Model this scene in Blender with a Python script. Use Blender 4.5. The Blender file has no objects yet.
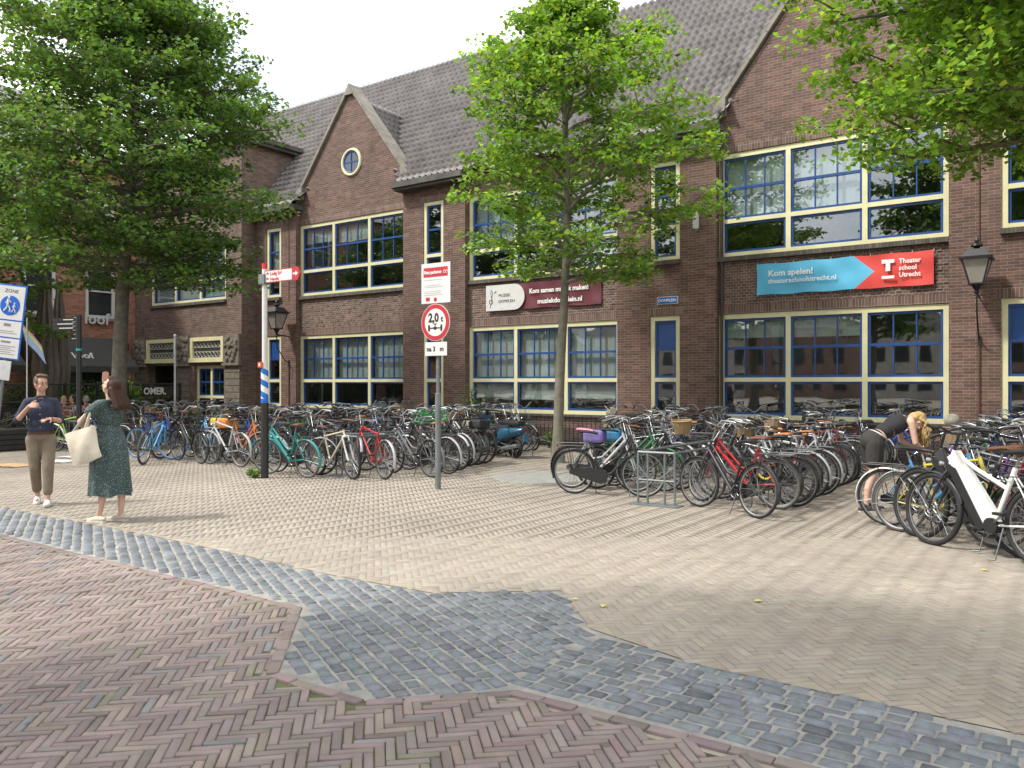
import bpy, bmesh, math, random
import numpy as np
from mathutils import Vector, Matrix, Euler
random.seed(7); rng = np.random.default_rng(11)
S = bpy.context.scene
COL = S.collection
R = math.radians
# ------------------------------------------------------------------ camera geometry (surveyed from the photograph)
F, CH, CXP, CYP = 810.0, 1.72, 512.0, 383.0
def G(px, py):
    z = F*CH/(py-CYP); l = (px-CXP)/F*z
    return (.8157*l-.5786*z, .5786*l+.8157*z)
# ------------------------------------------------------------------ materials
MATS = {}
def nt(name):
    m = bpy.data.materials.new(name); m.use_nodes = True
    n = m.node_tree.nodes; b = n['Principled BSDF']
    return m, n, m.node_tree.links, b
def mat(name, col, rough=.6, metal=0., var=.12, scale=6., bump=0., bscale=40., spec=.5, coat=0., attr=None):
    if name in MATS: return MATS[name]
    m, n, l, b = nt(name)
    tc = n.new('ShaderNodeTexCoord')
    no = n.new('ShaderNodeTexNoise'); no.inputs['Scale'].default_value = scale; no.inputs['Detail'].default_value = 5
    l.new(tc.outputs['Object'], no.inputs['Vector'])
    mr = n.new('ShaderNodeMapRange'); mr.inputs[1].default_value = .3; mr.inputs[2].default_value = .7
    mr.inputs[3].default_value = 1-var; mr.inputs[4].default_value = 1+var
    l.new(no.outputs['Fac'], mr.inputs[0])
    mx = n.new('ShaderNodeMix'); mx.data_type = 'RGBA'; mx.blend_type = 'MULTIPLY'; mx.inputs[0].default_value = 1
    if attr:
        at = n.new('ShaderNodeAttribute'); at.attribute_name = attr; l.new(at.outputs['Color'], mx.inputs[6])
    else: mx.inputs[6].default_value = (*col, 1)
    l.new(mr.outputs[0], mx.inputs[7]); l.new(mx.outputs[2], b.inputs['Base Color'])
    b.inputs['Roughness'].default_value = rough; b.inputs['Metallic'].default_value = metal
    b.inputs['Specular IOR Level'].default_value = spec; b.inputs['Coat Weight'].default_value = coat
    if bump:
        n2 = n.new('ShaderNodeTexNoise'); n2.inputs['Scale'].default_value = bscale; n2.inputs['Detail'].default_value = 6
        l.new(tc.outputs['Object'], n2.inputs['Vector'])
        bp = n.new('ShaderNodeBump'); bp.inputs['Strength'].default_value = bump; bp.inputs['Distance'].default_value = .01
        l.new(n2.outputs['Fac'], bp.inputs['Height']); l.new(bp.outputs[0], b.inputs['Normal'])
    MATS[name] = m
    return m
def brick_mat(name, c1, c2, mortar, w=.22, h=.0655, ms=.006, rot=False, stain=.25):
    m, n, l, b = nt(name)
    g = n.new('ShaderNodeNewGeometry'); sp = n.new('ShaderNodeSeparateXYZ'); l.new(g.outputs['Position'], sp.inputs[0])
    ad = n.new('ShaderNodeMath'); ad.operation = 'ADD'; l.new(sp.outputs[0], ad.inputs[0]); l.new(sp.outputs[1], ad.inputs[1])
    cb = n.new('ShaderNodeCombineXYZ')
    if rot: l.new(sp.outputs[2], cb.inputs[0]); l.new(ad.outputs[0], cb.inputs[1])
    else: l.new(ad.outputs[0], cb.inputs[0]); l.new(sp.outputs[2], cb.inputs[1])
    br = n.new('ShaderNodeTexBrick'); l.new(cb.outputs[0], br.inputs['Vector'])
    br.inputs['Scale'].default_value = 1; br.inputs['Brick Width'].default_value = w; br.inputs['Row Height'].default_value = h
    br.inputs['Mortar Size'].default_value = ms; br.inputs['Mortar Smooth'].default_value = .2; br.inputs['Bias'].default_value = 0
    if rot: br.offset = 0
    br.inputs['Color1'].default_value = (*c1, 1); br.inputs['Color2'].default_value = (*c2, 1); br.inputs['Mortar'].default_value = (*mortar, 1)
    no = n.new('ShaderNodeTexNoise'); no.inputs['Scale'].default_value = .7; no.inputs['Detail'].default_value = 8; no.inputs['Roughness'].default_value = .65
    mp = n.new('ShaderNodeMapping'); mp.inputs['Scale'].default_value = (1,1,.4); l.new(g.outputs['Position'], mp.inputs[0]); l.new(mp.outputs[0], no.inputs['Vector'])
    mr = n.new('ShaderNodeMapRange'); mr.inputs[1].default_value = .3; mr.inputs[2].default_value = .72; mr.inputs[3].default_value = 1-stain; mr.inputs[4].default_value = 1+stain
    l.new(no.outputs['Fac'], mr.inputs[0])
    # per-brick tone from a coarse white noise sampled per cell
    fl = n.new('ShaderNodeVectorMath'); fl.operation = 'SNAP'; fl.inputs[1].default_value = (w, h, 1)
    l.new(cb.outputs[0], fl.inputs[0])
    wn = n.new('ShaderNodeTexWhiteNoise'); wn.noise_dimensions = '2D'; l.new(fl.outputs[0], wn.inputs['Vector'])
    m2 = n.new('ShaderNodeMapRange'); m2.inputs[3].default_value = .78; m2.inputs[4].default_value = 1.25; l.new(wn.outputs['Value'], m2.inputs[0])
    mu = n.new('ShaderNodeMath'); mu.operation = 'MULTIPLY'; l.new(mr.outputs[0], mu.inputs[0]); l.new(m2.outputs[0], mu.inputs[1])
    mx = n.new('ShaderNodeMix'); mx.data_type = 'RGBA'; mx.blend_type = 'MULTIPLY'; mx.inputs[0].default_value = 1
    l.new(br.outputs['Color'], mx.inputs[6]); l.new(mu.outputs[0], mx.inputs[7]); l.new(mx.outputs[2], b.inputs['Base Color'])
    b.inputs['Roughness'].default_value = .8
    inv = n.new('ShaderNodeMath'); inv.operation = 'SUBTRACT'; inv.inputs[0].default_value = 1; l.new(br.outputs['Fac'], inv.inputs[1])
    bp = n.new('ShaderNodeBump'); bp.inputs['Strength'].default_value = .6; bp.inputs['Distance'].default_value = .006
    l.new(inv.outputs[0], bp.inputs['Height']); l.new(bp.outputs[0], b.inputs['Normal'])
    MATS[name] = m
    return m
def glass_mat(name, tint=(.8,.85,.85), f0=.13, wavy=.05):
    m, n, l, b = nt(name); n.remove(b); out = n['Material Output']
    tr = n.new('ShaderNodeBsdfTransparent'); tr.inputs[0].default_value = (*tint, 1)
    gl = n.new('ShaderNodeBsdfGlossy'); gl.inputs['Roughness'].default_value = .01; gl.inputs['Color'].default_value = (.95,.97,1,1)
    fr = n.new('ShaderNodeLayerWeight'); fr.inputs['Blend'].default_value = .5; pw = n.new('ShaderNodeMath'); pw.operation = 'POWER'; pw.inputs[1].default_value = 4.; l.new(fr.outputs['Facing'], pw.inputs[0])
    no = n.new('ShaderNodeTexNoise'); no.inputs['Scale'].default_value = 1.6; no.inputs['Detail'].default_value = 1
    tc = n.new('ShaderNodeTexCoord'); l.new(tc.outputs['Object'], no.inputs['Vector'])
    bp = n.new('ShaderNodeBump'); bp.inputs['Strength'].default_value = wavy; bp.inputs['Distance'].default_value = .02
    l.new(no.outputs['Fac'], bp.inputs['Height']); l.new(bp.outputs[0], gl.inputs['Normal'])
    mu = n.new('ShaderNodeMath'); mu.operation = 'MULTIPLY_ADD'; mu.inputs[1].default_value = .85; mu.inputs[2].default_value = f0; mu.use_clamp = True; l.new(pw.outputs[0], mu.inputs[0])
    mx = n.new('ShaderNodeMixShader'); l.new(mu.outputs[0], mx.inputs[0]); l.new(tr.outputs[0], mx.inputs[1]); l.new(gl.outputs[0], mx.inputs[2])
    l.new(mx.outputs[0], out.inputs[0]); MATS[name] = m
    return m
def leaf_mat(name, rough=.45, trans=.4):
    m, n, l, b = nt(name); out = n['Material Output']
    at = n.new('ShaderNodeAttribute'); at.attribute_name = 'col'
    l.new(at.outputs['Color'], b.inputs['Base Color']); b.inputs['Roughness'].default_value = rough
    b.inputs['Specular IOR Level'].default_value = .35
    t = n.new('ShaderNodeBsdfTranslucent')
    h = n.new('ShaderNodeMix'); h.data_type = 'RGBA'; h.blend_type = 'MULTIPLY'; h.inputs[0].default_value = 1
    l.new(at.outputs['Color'], h.inputs[6]); h.inputs[7].default_value = (1.9, 1.75, .7, 1); l.new(h.outputs[2], t.inputs[0])
    mx = n.new('ShaderNodeMixShader'); mx.inputs[0].default_value = trans
    l.new(b.outputs[0], mx.inputs[1]); l.new(t.outputs[0], mx.inputs[2]); l.new(mx.outputs[0], out.inputs[0])
    MATS[name] = m
    return m
# ------------------------------------------------------------------ object helpers
WL = {}   # world location of a parent while its parts are being built
def prop(o, label=None, cat=None, group=None, kind=None):
    if label: o['label'] = label
    if cat: o['category'] = cat
    if group: o['group'] = group
    if kind: o['kind'] = kind
    return o
def thing(name, label, cat, loc=(0,0,0), group=None, link=True):
    o = bpy.data.objects.new(name, None); o.empty_display_size = .2
    if link: COL.objects.link(o)
    o.location = loc; WL[o.name] = Vector(loc)
    return prop(o, label, cat, group)
class MB:
    def __init__(s): s.v = []; s.f = []; s.mi = []; s.m = 0
    def add(s, vs, fs, M=None):
        k = len(s.v)
        s.v += [tuple(M @ Vector(v)) if M else tuple(v) for v in vs]
        s.f += [tuple(i+k for i in f) for f in fs]; s.mi += [s.m]*len(fs)
        return s
    def box(s, a, b, M=None):
        x0,y0,z0 = a; x1,y1,z1 = b
        return s.add([(x0,y0,z0),(x1,y0,z0),(x1,y1,z0),(x0,y1,z0),(x0,y0,z1),(x1,y0,z1),(x1,y1,z1),(x0,y1,z1)],
            [(0,3,2,1),(4,5,6,7),(0,1,5,4),(1,2,6,5),(2,3,7,6),(3,0,4,7)], M)
    def bbox(s, a, b, r=.01, M=None):      # box with chamfered edges
        a = Vector(a); b = Vector(b); bm = bmesh.new()
        bmesh.ops.create_cube(bm, size=1); d = b-a
        for v in bm.verts: v.co = Vector((a.x+(v.co.x+.5)*d.x, a.y+(v.co.y+.5)*d.y, a.z+(v.co.z+.5)*d.z))
        bmesh.ops.bevel(bm, geom=bm.edges[:], offset=r, segments=2, affect='EDGES', profile=.6)
        s.frombm(bm, M); bm.free(); return s
    def frombm(s, bm, M=None):
        bm.verts.index_update()
        return s.add([v.co[:] for v in bm.verts], [[v.index for v in f.verts] for f in bm.faces], M)
    def tube(s, pts, r, n=8, close=True, M=None):
        P = [Vector(p) for p in pts]; rr = r if isinstance(r, (list, tuple)) else [r]*len(P)
        vs = []; fs = []; prev = None
        for i, p in enumerate(P):
            t = ((P[i+1]-p).normalized() if i < len(P)-1 else Vector((0,0,0))) + ((p-P[i-1]).normalized() if i else Vector((0,0,0)))
            if t.length < 1e-9: t = Vector((0,0,1))
            t.normalize()
            if prev is None:
                up = Vector((0,0,1)) if abs(t.z) < .9 else Vector((1,0,0))
                u = t.cross(up).normalized()
            else: u = (prev - t*prev.dot(t)).normalized()
            prev = u; w = t.cross(u)
            for k in range(n):
                a = 2*math.pi*k/n; vs.append(p+(u*math.cos(a)+w*math.sin(a))*rr[i])
        for i in range(len(P)-1):
            for k in range(n):
                a = i*n+k; b = i*n+(k+1)%n; fs.append((a, b, b+n, a+n))
        if close: fs.append(tuple(range(n-1,-1,-1))); fs.append(tuple(range((len(P)-1)*n, len(P)*n)))
        return s.add(vs, fs, M)
    def torus(s, c, R0, r, n=28, k=6, axis='y', M=None, a0=0, a1=2*math.pi, flat=1.):
        full = abs(a1-a0-2*math.pi) < 1e-6; vs = []; fs = []; m = n if full else n+1
        for i in range(m):
            a = a0+(a1-a0)*i/n
            for j in range(k):
                b = 2*math.pi*j/k; q = R0+r*math.cos(b); h = r*math.sin(b)*flat
                p = {'y':(q*math.cos(a), h, q*math.sin(a)), 'z':(q*math.cos(a), q*math.sin(a), h), 'x':(h, q*math.cos(a), q*math.sin(a))}[axis]
                vs.append((c[0]+p[0], c[1]+p[1], c[2]+p[2]))
        for i in range(n):
            i2 = (i+1)%m if full else i+1
            for j in range(k):
                fs.append((i*k+j, i2*k+j, i2*k+(j+1)%k, i*k+(j+1)%k))
        return s.add(vs, fs, M)
    def lathe(s, c, prof, n=20, M=None):
        vs = []; fs = []
        for r, z in prof:
            for k in range(n):
                a = 2*math.pi*k/n; vs.append((c[0]+r*math.cos(a), c[1]+r*math.sin(a), c[2]+z))
        for i in range(len(prof)-1):
            for k in range(n):
                a = i*n+k; b = i*n+(k+1)%n; fs.append((a, b, b+n, a+n))
        fs.append(tuple(range(n-1,-1,-1))); fs.append(tuple(range((len(prof)-1)*n, len(prof)*n)))
        return s.add(vs, fs, M)
    def prism(s, poly, d0, d1, plane='xz', M=None):
        n = len(poly)
        def P(a, d): return {'xz':(a[0], d, a[1]), 'yz':(d, a[0], a[1]), 'xy':(a[0], a[1], d)}[plane]
        vs = [P(a, d0) for a in poly]+[P(a, d1) for a in poly]
        fs = [tuple(range(n)), tuple(range(2*n-1, n-1, -1))]+[(i, i+n, (i+1)%n+n, (i+1)%n) for i in range(n)]
        return s.add(vs, fs, M)
    def ell(s, c, r, n=12, k=8, M=None):
        vs = [(c[0], c[1], c[2]-r[2])]; fs = []
        for i in range(1, k):
            ph = -math.pi/2+math.pi*i/k
            for j in range(n):
                a = 2*math.pi*j/n; vs.append((c[0]+r[0]*math.cos(ph)*math.cos(a), c[1]+r[1]*math.cos(ph)*math.sin(a), c[2]+r[2]*math.sin(ph)))
        vs.append((c[0], c[1], c[2]+r[2])); T = len(vs)-1
        for j in range(n): fs.append((0, 1+(j+1)%n, 1+j)); fs.append((T, T-n+j, T-n+(j+1)%n))
        for i in range(k-2):
            for j in range(n):
                a = 1+i*n+j; b = 1+i*n+(j+1)%n; fs.append((a, b, b+n, a+n))
        return s.add(vs, fs, M)
    def build(s, name, m, parent=None, smooth=False, link=True, fix=True):
        off = WL.get(parent.name, Vector((0,0,0))) if parent else Vector((0,0,0))
        me = bpy.data.meshes.new(name)
        me.from_pydata([(v[0]-off.x, v[1]-off.y, v[2]-off.z) for v in s.v], [], s.f)
        for x in (m if isinstance(m, (list, tuple)) else [m]): me.materials.append(x)
        if any(s.mi): me.polygons.foreach_set('material_index', s.mi)
        if fix:
            bm = bmesh.new(); bm.from_mesh(me); bmesh.ops.recalc_face_normals(bm, faces=bm.faces[:]); bm.to_mesh(me); bm.free()
        if smooth: 
            me.polygons.foreach_set('use_smooth', [True]*len(me.polygons))
            try: me.set_sharp_from_angle(angle=R(50))
            except Exception: pass
        o = bpy.data.objects.new(name, me)
        if link: COL.objects.link(o)
        if parent: o.parent = parent
        WL[o.name] = off
        return o
def np_mesh(name, v, f, m, parent=None, cols=None, smooth=False):
    """fast mesh from numpy arrays: v (n,3), f (k,4) or (k,3), cols per face (k,3)"""
    me = bpy.data.meshes.new(name); nf, q = f.shape
    me.vertices.add(len(v)); me.vertices.foreach_set('co', v.astype(np.float32).ravel())
    me.loops.add(nf*q); me.loops.foreach_set('vertex_index', f.astype(np.int32).ravel())
    me.polygons.add(nf); me.polygons.foreach_set('loop_start', np.arange(0, nf*q, q, dtype=np.int32))
    me.materials.append(m)
    if cols is not None:
        a = me.attributes.new('col', 'FLOAT_COLOR', 'FACE')
        a.data.foreach_set('color', np.c_[cols, np.ones(nf)].astype(np.float32).ravel())
    me.update(calc_edges=True); me.validate()
    if smooth: me.polygons.foreach_set('use_smooth', [True]*nf)
    o = bpy.data.objects.new(name, me); COL.objects.link(o)
    if parent:
        o.parent = parent; off = WL.get(parent.name, Vector((0,0,0))); me.transform(Matrix.Translation(-off)); WL[o.name] = off
    return o
def text_mb(txt, size, M, ext=.002, align='LEFT', bold=0.0, sx=1.0):
    c = bpy.data.curves.new('t', 'FONT'); c.body = txt; c.size = size; c.extrude = ext; c.align_x = align; c.offset = bold; c.resolution_u = 2
    o = bpy.data.objects.new('t', c); COL.objects.link(o); dg = bpy.context.evaluated_depsgraph_get()
    me = bpy.data.meshes.new_from_object(o.evaluated_get(dg)); mb = MB()
    M = M @ Matrix.Diagonal((sx,1,1,1))
    mb.add([v.co[:] for v in me.vertices], [tuple(p.vertices) for p in me.polygons], M)
    bpy.data.objects.remove(o); bpy.data.curves.remove(c); bpy.data.meshes.remove(me)
    return mb
def frameM(o, xd, zd=(0,0,1)):
    """matrix putting text's x along xd, y along zd at o"""
    x = Vector(xd).normalized(); y = Vector(zd).normalized(); y = (y-x*x.dot(y)).normalized(); z = x.cross(y)
    return Matrix(((x.x,y.x,z.x,o[0]),(x.y,y.y,z.y,o[1]),(x.z,y.z,z.z,o[2]),(0,0,0,1)))
# colours
BRICK = brick_mat('brown_brick', (.15,.08,.06), (.1,.057,.046), (.22,.175,.145))
BRICKW = brick_mat('wing_brick', (.15,.092,.07), (.098,.062,.05), (.21,.18,.15))
SOLDIER = brick_mat('soldier_brick', (.17,.098,.076), (.112,.067,.055), (.27,.23,.195), w=.2, h=.066, rot=True)
WEAVE = brick_mat('woven_brick', (.16,.09,.07), (.1,.061,.05), (.255,.215,.18), w=.13, h=.066, ms=.008)
SILLB = brick_mat('sill_brick', (.115,.105,.085), (.085,.078,.064), (.05,.046,.04), w=.2, h=.07, rot=True)
REDB = brick_mat('red_brick', (.36,.15,.1), (.29,.12,.08), (.34,.26,.2))
REDB2 = brick_mat('far_brick', (.26,.15,.1), (.2,.115,.08), (.3,.25,.2))
CREAM = mat('cream_paint', (.66,.63,.38), .5, var=.07, scale=3)
BLUE = mat('blue_paint', (.014,.065,.23), .4, var=.15)
PANBLUE = mat('blue_panel', (.008,.05,.2), .45)
GLASS = glass_mat('window_glass')
STONE = mat('concrete_coping', (.22,.2,.165), .85, var=.25, scale=3, bump=.4)
DSTONE = mat('dark_stone', (.085,.08,.068), .85, var=.35, scale=2.5, bump=.5)
CARVE = mat('carved_stone', (.16,.14,.11), .9, var=.3, scale=6, bump=.8, bscale=12)
TILE = mat('roof_tile', (.185,.168,.162), .5, var=.25, scale=1.3, bump=.2, bscale=60)
ZINC = mat('zinc', (.42,.44,.46), .4, .6, var=.15)
INTER = mat('room_plaster', (.35,.33,.3), .9)
CURT = mat('curtain_white', (.78,.78,.74), .9, var=.06, scale=2)
BLIND = mat('blind_grey', (.7,.7,.64), .8, var=.06)
BLACK = mat('black_metal', (.012,.013,.014), .4, var=.2)
RUBBER = mat('rubber', (.018,.018,.018), .75, var=.3)
STEEL = mat('bare_steel', (.42,.43,.44), .35, .85, var=.2)
GALV = mat('galvanised_pole', (.17,.19,.19), .55, .3, var=.2)
WHITE = mat('white_paint', (.62,.62,.60), .45, var=.05)
RED = mat('signal_red', (.42,.015,.025), .45, var=.05)
SBLUE = mat('sign_blue', (.01,.12,.5), .45, var=.05)
LGREY = mat('light_grey_plastic', (.5,.51,.5), .6)
# ------------------------------------------------------------------ world, sun, camera
def world():
    w = bpy.data.worlds.new('World'); S.world = w; w.use_nodes = True
    n = w.node_tree.nodes; l = w.node_tree.links; bg = n['Background']
    sk = n.new('ShaderNodeTexSky'); sk.sky_type = 'NISHITA'; sk.sun_disc = False
    sk.sun_elevation = SUN_EL; sk.sun_rotation = SUN_ROT; sk.air_density = 1; sk.dust_density = 2; sk.ozone_density = 1
    tc = n.new('ShaderNodeTexCoord')
    mp = n.new('ShaderNodeMapping'); mp.inputs['Scale'].default_value = (1,1,2.6); l.new(tc.outputs['Generated'], mp.inputs[0])
    no = n.new('ShaderNodeTexNoise'); no.inputs['Scale'].default_value = 2.2; no.inputs['Detail'].default_value = 8; no.inputs['Roughness'].default_value = .55
    l.new(mp.outputs[0], no.inputs['Vector'])
    cr = n.new('ShaderNodeMapRange'); cr.interpolation_type = 'SMOOTHSTEP'; cr.inputs[1].default_value = .36; cr.inputs[2].default_value = .54; cr.inputs[3].default_value = .35; cr.inputs[4].default_value = 1.
    l.new(no.outputs['Fac'], cr.inputs[0])
    n2 = n.new('ShaderNodeTexNoise'); n2.inputs['Scale'].default_value = 3.5; n2.inputs['Detail'].default_value = 6; l.new(mp.outputs[0], n2.inputs['Vector'])
    c2 = n.new('ShaderNodeMapRange'); c2.inputs[1].default_value = .3; c2.inputs[2].default_value = .7; c2.inputs[3].default_value = 9.; c2.inputs[4].default_value = 12.
    l.new(n2.outputs['Fac'], c2.inputs[0])
    cc = n.new('ShaderNodeMix'); cc.data_type = 'RGBA'; cc.blend_type = 'MULTIPLY'; cc.inputs[0].default_value = 1
    cc.inputs[6].default_value = (1, 1, 1.02, 1); l.new(c2.outputs[0], cc.inputs[7])
    mx = n.new('ShaderNodeMix'); mx.data_type = 'RGBA'; l.new(cr.outputs[0], mx.inputs[0]); l.new(sk.outputs[0], mx.inputs[6]); l.new(cc.outputs[2], mx.inputs[7])
    l.new(mx.outputs[2], bg.inputs[0]); bg.inputs[1].default_value = .12
SUN_EL = R(52); SUN_H = Vector((-.62, -.78, 0)).normalized()       # horizontal direction towards the sun
SUN_ROT = math.atan2(SUN_H.x, SUN_H.y)
world()
sl = bpy.data.lights.new('sun', 'SUN'); sl.energy = 2.4; sl.angle = R(6); sl.color = (1, .95, .87)
so = bpy.data.objects.new('sun', sl); COL.objects.link(so)
sd = Vector((SUN_H.x*math.cos(SUN_EL), SUN_H.y*math.cos(SUN_EL), math.sin(SUN_EL)))
so.rotation_euler = sd.to_track_quat('Z', 'Y').to_euler(); so.location = (0,0,30)
cam = bpy.data.cameras.new('camera'); co = bpy.data.objects.new('camera', cam); COL.objects.link(co); S.camera = co
co.location = (0, 0, CH); co.rotation_euler = (R(90), 0, math.atan2(.5786, .8157))
cam.sensor_width = 36; cam.lens = 36*F/1024; cam.shift_y = -1/1024; cam.clip_end = 2000; cam.clip_start = .05
S.view_settings.view_transform = 'Standard'; S.view_settings.look = 'None'; S.view_settings.gamma = 1; S.view_settings.exposure = .9
S.cycles.max_bounces = 6; S.cycles.transparent_max_bounces = 10; S.cycles.use_denoising = True; S.cycles.sample_clamp_indirect = 6
S.cycles.caustics_reflective = False; S.cycles.caustics_refractive = False
# ------------------------------------------------------------------ ground and paving
gm = mat('joint_sand', (.3,.26,.205), .95, var=.25, scale=2, bump=.3)
MOSS = mat('mossy_joint', (.1,.11,.05), .95, var=.5, scale=3, bump=.3)
g = MB(); g.add([(-300,-300,-.014),(300,-300,-.014),(300,300,-.014),(-300,300,-.014)], [(0,1,2,3)])
prop(g.build('ground', gm, fix=False), kind='structure')
CB = [(-60,5.2),(-8,5.1),(-5.5,5.0),(-4.4,5.05),(-3.56,5.73),(-2.84,4.96),(-1.9,4.7),(40,4.62)]     # beige begins beyond this line
RBL = [(-60,4.15),(-4.91,4.14),(-3.92,3.13),(-3.2,3.13),(-2.62,3.72),(40,3.83)]                     # red ends at this line
def lineY(L, x): return np.interp(x, [p[0] for p in L], [p[1] for p in L])
def bricks(name, cx, cy, ang, L, W, m, cols, gap=.006, near=True, hj=.002, top=0., tilt=.0, cham=.006, dome=False):
    """one sheet of separate paving stones, numpy arrays of centre, angle and size"""
    n = len(cx); L = np.broadcast_to(L, n)-gap; W = np.broadcast_to(W, n)-gap
    ca, sa = np.cos(ang), np.sin(ang); h = top+rng.normal(0, hj, n)+.0016*np.sin(cx*3.1+1.7*np.sin(cy*1.3))*np.sin(cy*2.3+cx)
    tx, ty = rng.normal(0, tilt, n), rng.normal(0, tilt, n)
    def ring(ins, z0, jit=0.):
        out = []
        for sx, sy in ((-1,-1),(1,-1),(1,1),(-1,1)):
            u = sx*(L/2-ins); v = sy*(W/2-ins)
            if jit: u = u+jx[(sx,sy)]; v = v+jy[(sx,sy)]
            out.append(np.stack([cx+u*ca-v*sa, cy+u*sa+v*ca, h+z0+u*tx+v*ty], -1))
        return np.stack(out, 1)
    jx = {k: rng.normal(0, gap*.22, n) for k in ((-1,-1),(1,-1),(1,1),(-1,1))}; jy = {k: rng.normal(0, gap*.22, n) for k in jx}
    if dome:
        V = np.concatenate([ring(.038, .005, 1), ring(.016, .0005, 1), ring(.004, -.008, 1), ring(.0, -.03, 1)], 1); K = 16
    elif near:
        V = np.concatenate([ring(cham, 0, 1), ring(0, -cham*.6, 1), ring(-.001, -.03, 1)], 1); K = 12
    else:
        V = np.concatenate([ring(.0012, 0, 1), ring(0, -.02, 1)], 1); K = 8
    fs = [(0,1,2,3)]
    for r in range(K//4-1):
        for i in range(4): fs.append((r*4+i, r*4+4+i, r*4+4+(i+1)%4, r*4+(i+1)%4))
    fs = np.array(fs); Fc = (fs[None]+ (np.arange(n)*K)[:,None,None]).reshape(-1,4)
    c = np.repeat(cols, len(fs), 0)
    o = np_mesh(name, V.reshape(-1,3), Fc, m, cols=c, smooth=dome)
    return prop(o, kind='structure')
def herring(x0, x1, y0, y1, W, n, ang):
    """centres and angles of a herringbone field rotated by ang"""
    c, s = math.cos(ang), math.sin(ang)
    cor = [( x*c+y*s, -x*s+y*c) for x in (x0,x1) for y in (y0,y1)]
    a0 = int(min(p[0] for p in cor)/W)-n; a1 = int(max(p[0] for p in cor)/W)+n; b0 = int(min(p[1] for p in cor)/W)-n; b1 = int(max(p[1] for p in cor)/W)+n
    X, Y = np.meshgrid(np.arange(a0,a1), np.arange(b0,b1)); k = (X-Y) % (2*n)
    hm = k == 0; vm = k == 2*n-1
    u = np.concatenate([(X[hm]+n/2)*W, (X[vm]+.5)*W]); v = np.concatenate([(Y[hm]+.5)*W, (Y[vm]+n/2)*W])
    a = np.concatenate([np.full(hm.sum(), ang), np.full(vm.sum(), ang+math.pi/2)])
    return u*c-v*s, u*s+v*c, a
def ccol(base, n, var=.13, hue=.04, odd=None, po=0.):
    b = np.array(base)[None]*(1+rng.normal(0, var, (n,1)))*(1+rng.normal(0, hue, (n,3)))
    if odd is not None:
        m = rng.random(n) < po; b[m] = np.array(odd)[None]*(1+rng.normal(0, var, (m.sum(),1)))
    return np.clip(b, .01, .9)
PAVE = mat('fired_paving_brick', (1,1,1), .75, var=.1, scale=9, bump=.1, bscale=90, attr='col')
def weather(m):
    """broad worn and dirty patches and a few dark gum spots over the whole paved square"""
    n = m.node_tree.nodes; l = m.node_tree.links; b = n['Principled BSDF']; src = b.inputs['Base Color'].links[0].from_socket
    tc = n.new('ShaderNodeTexCoord'); a = n.new('ShaderNodeTexNoise'); a.inputs['Scale'].default_value = .55; a.inputs['Detail'].default_value = 9; a.inputs['Roughness'].default_value = .62; l.new(tc.outputs['Object'], a.inputs['Vector'])
    r = n.new('ShaderNodeMapRange'); r.inputs[1].default_value = .32; r.inputs[2].default_value = .68; r.inputs[3].default_value = .8; r.inputs[4].default_value = 1.14; l.new(a.outputs['Fac'], r.inputs[0])
    v = n.new('ShaderNodeTexVoronoi'); v.inputs['Scale'].default_value = 2.3; l.new(tc.outputs['Object'], v.inputs['Vector'])
    g_ = n.new('ShaderNodeMapRange'); g_.inputs[1].default_value = .045; g_.inputs[2].default_value = .06; g_.inputs[3].default_value = .62; g_.inputs[4].default_value = 1; l.new(v.outputs['Distance'], g_.inputs[0])
    q = n.new('ShaderNodeMath'); q.operation = 'MULTIPLY'; l.new(r.outputs[0], q.inputs[0]); l.new(g_.outputs[0], q.inputs[1])
    x = n.new('ShaderNodeMix'); x.data_type = 'RGBA'; x.blend_type = 'MULTIPLY'; x.inputs[0].default_value = 1; l.new(src, x.inputs[6]); l.new(q.outputs[0], x.inputs[7]); l.new(x.outputs[2], b.inputs['Base Color'])
weather(PAVE)
COB = mat('granite_sett', (1,1,1), .5, var=.2, scale=14, bump=.7, bscale=30, attr='col')
x, y, a = herring(-22, 3, .6, 4.2, .0505, 4, R(45))
lim = lineY(RBL, x)-.085; k = (y < lim) & (y > .7)
x, y, a = x[k], y[k], a[k]; nn = len(x)
cc = ccol((.225,.18,.162), nn, .12, .03, (.19,.185,.185), .03); m_ = rng.random(nn) < .015; cc[m_] = np.array([.2,.185,.13])
bricks('road_brick_paving', x, y, a, .202, .0505, PAVE, cc, gap=.0065, tilt=.012, hj=.0022)
g = MB(); g.add([(-22,.5,-.0115),(3,.5,-.0115),(3,3.7,-.0115),(-2.6,3.6,-.0115),(-3.4,3.05,-.0115),(-4,3.05,-.0115),(-5,4.1,-.0115),(-22,4.1,-.0115)], [tuple(range(8))]); prop(g.build('road_joint_bed', MOSS), kind='structure')
# the edging course of bricks laid along the boundary
ex, ey, ea, el = [], [], [], []
for (p, q) in zip(RBL[:-1], RBL[1:]):
    p = Vector(p); q = Vector(q)
    if p.x < -22: p = Vector((-22, p.y))
    if q.x > 3: q = Vector((3, q.y))
    d = (q-p); n_ = max(1, round(d.length/.205)); an = math.atan2(d.y, d.x); nrm = Vector((d.y, -d.x)).normalized()
    for i in range(n_):
        c_ = p+d*((i+.5)/n_)+nrm*.04; ex.append(c_.x); ey.append(c_.y); ea.append(an); el.append(d.length/n_)
bricks('edge_course', np.array(ex), np.array(ey), np.array(ea), np.array(el), .085, PAVE, ccol((.21,.165,.15), len(ex)), gap=.01, top=.003)
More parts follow.
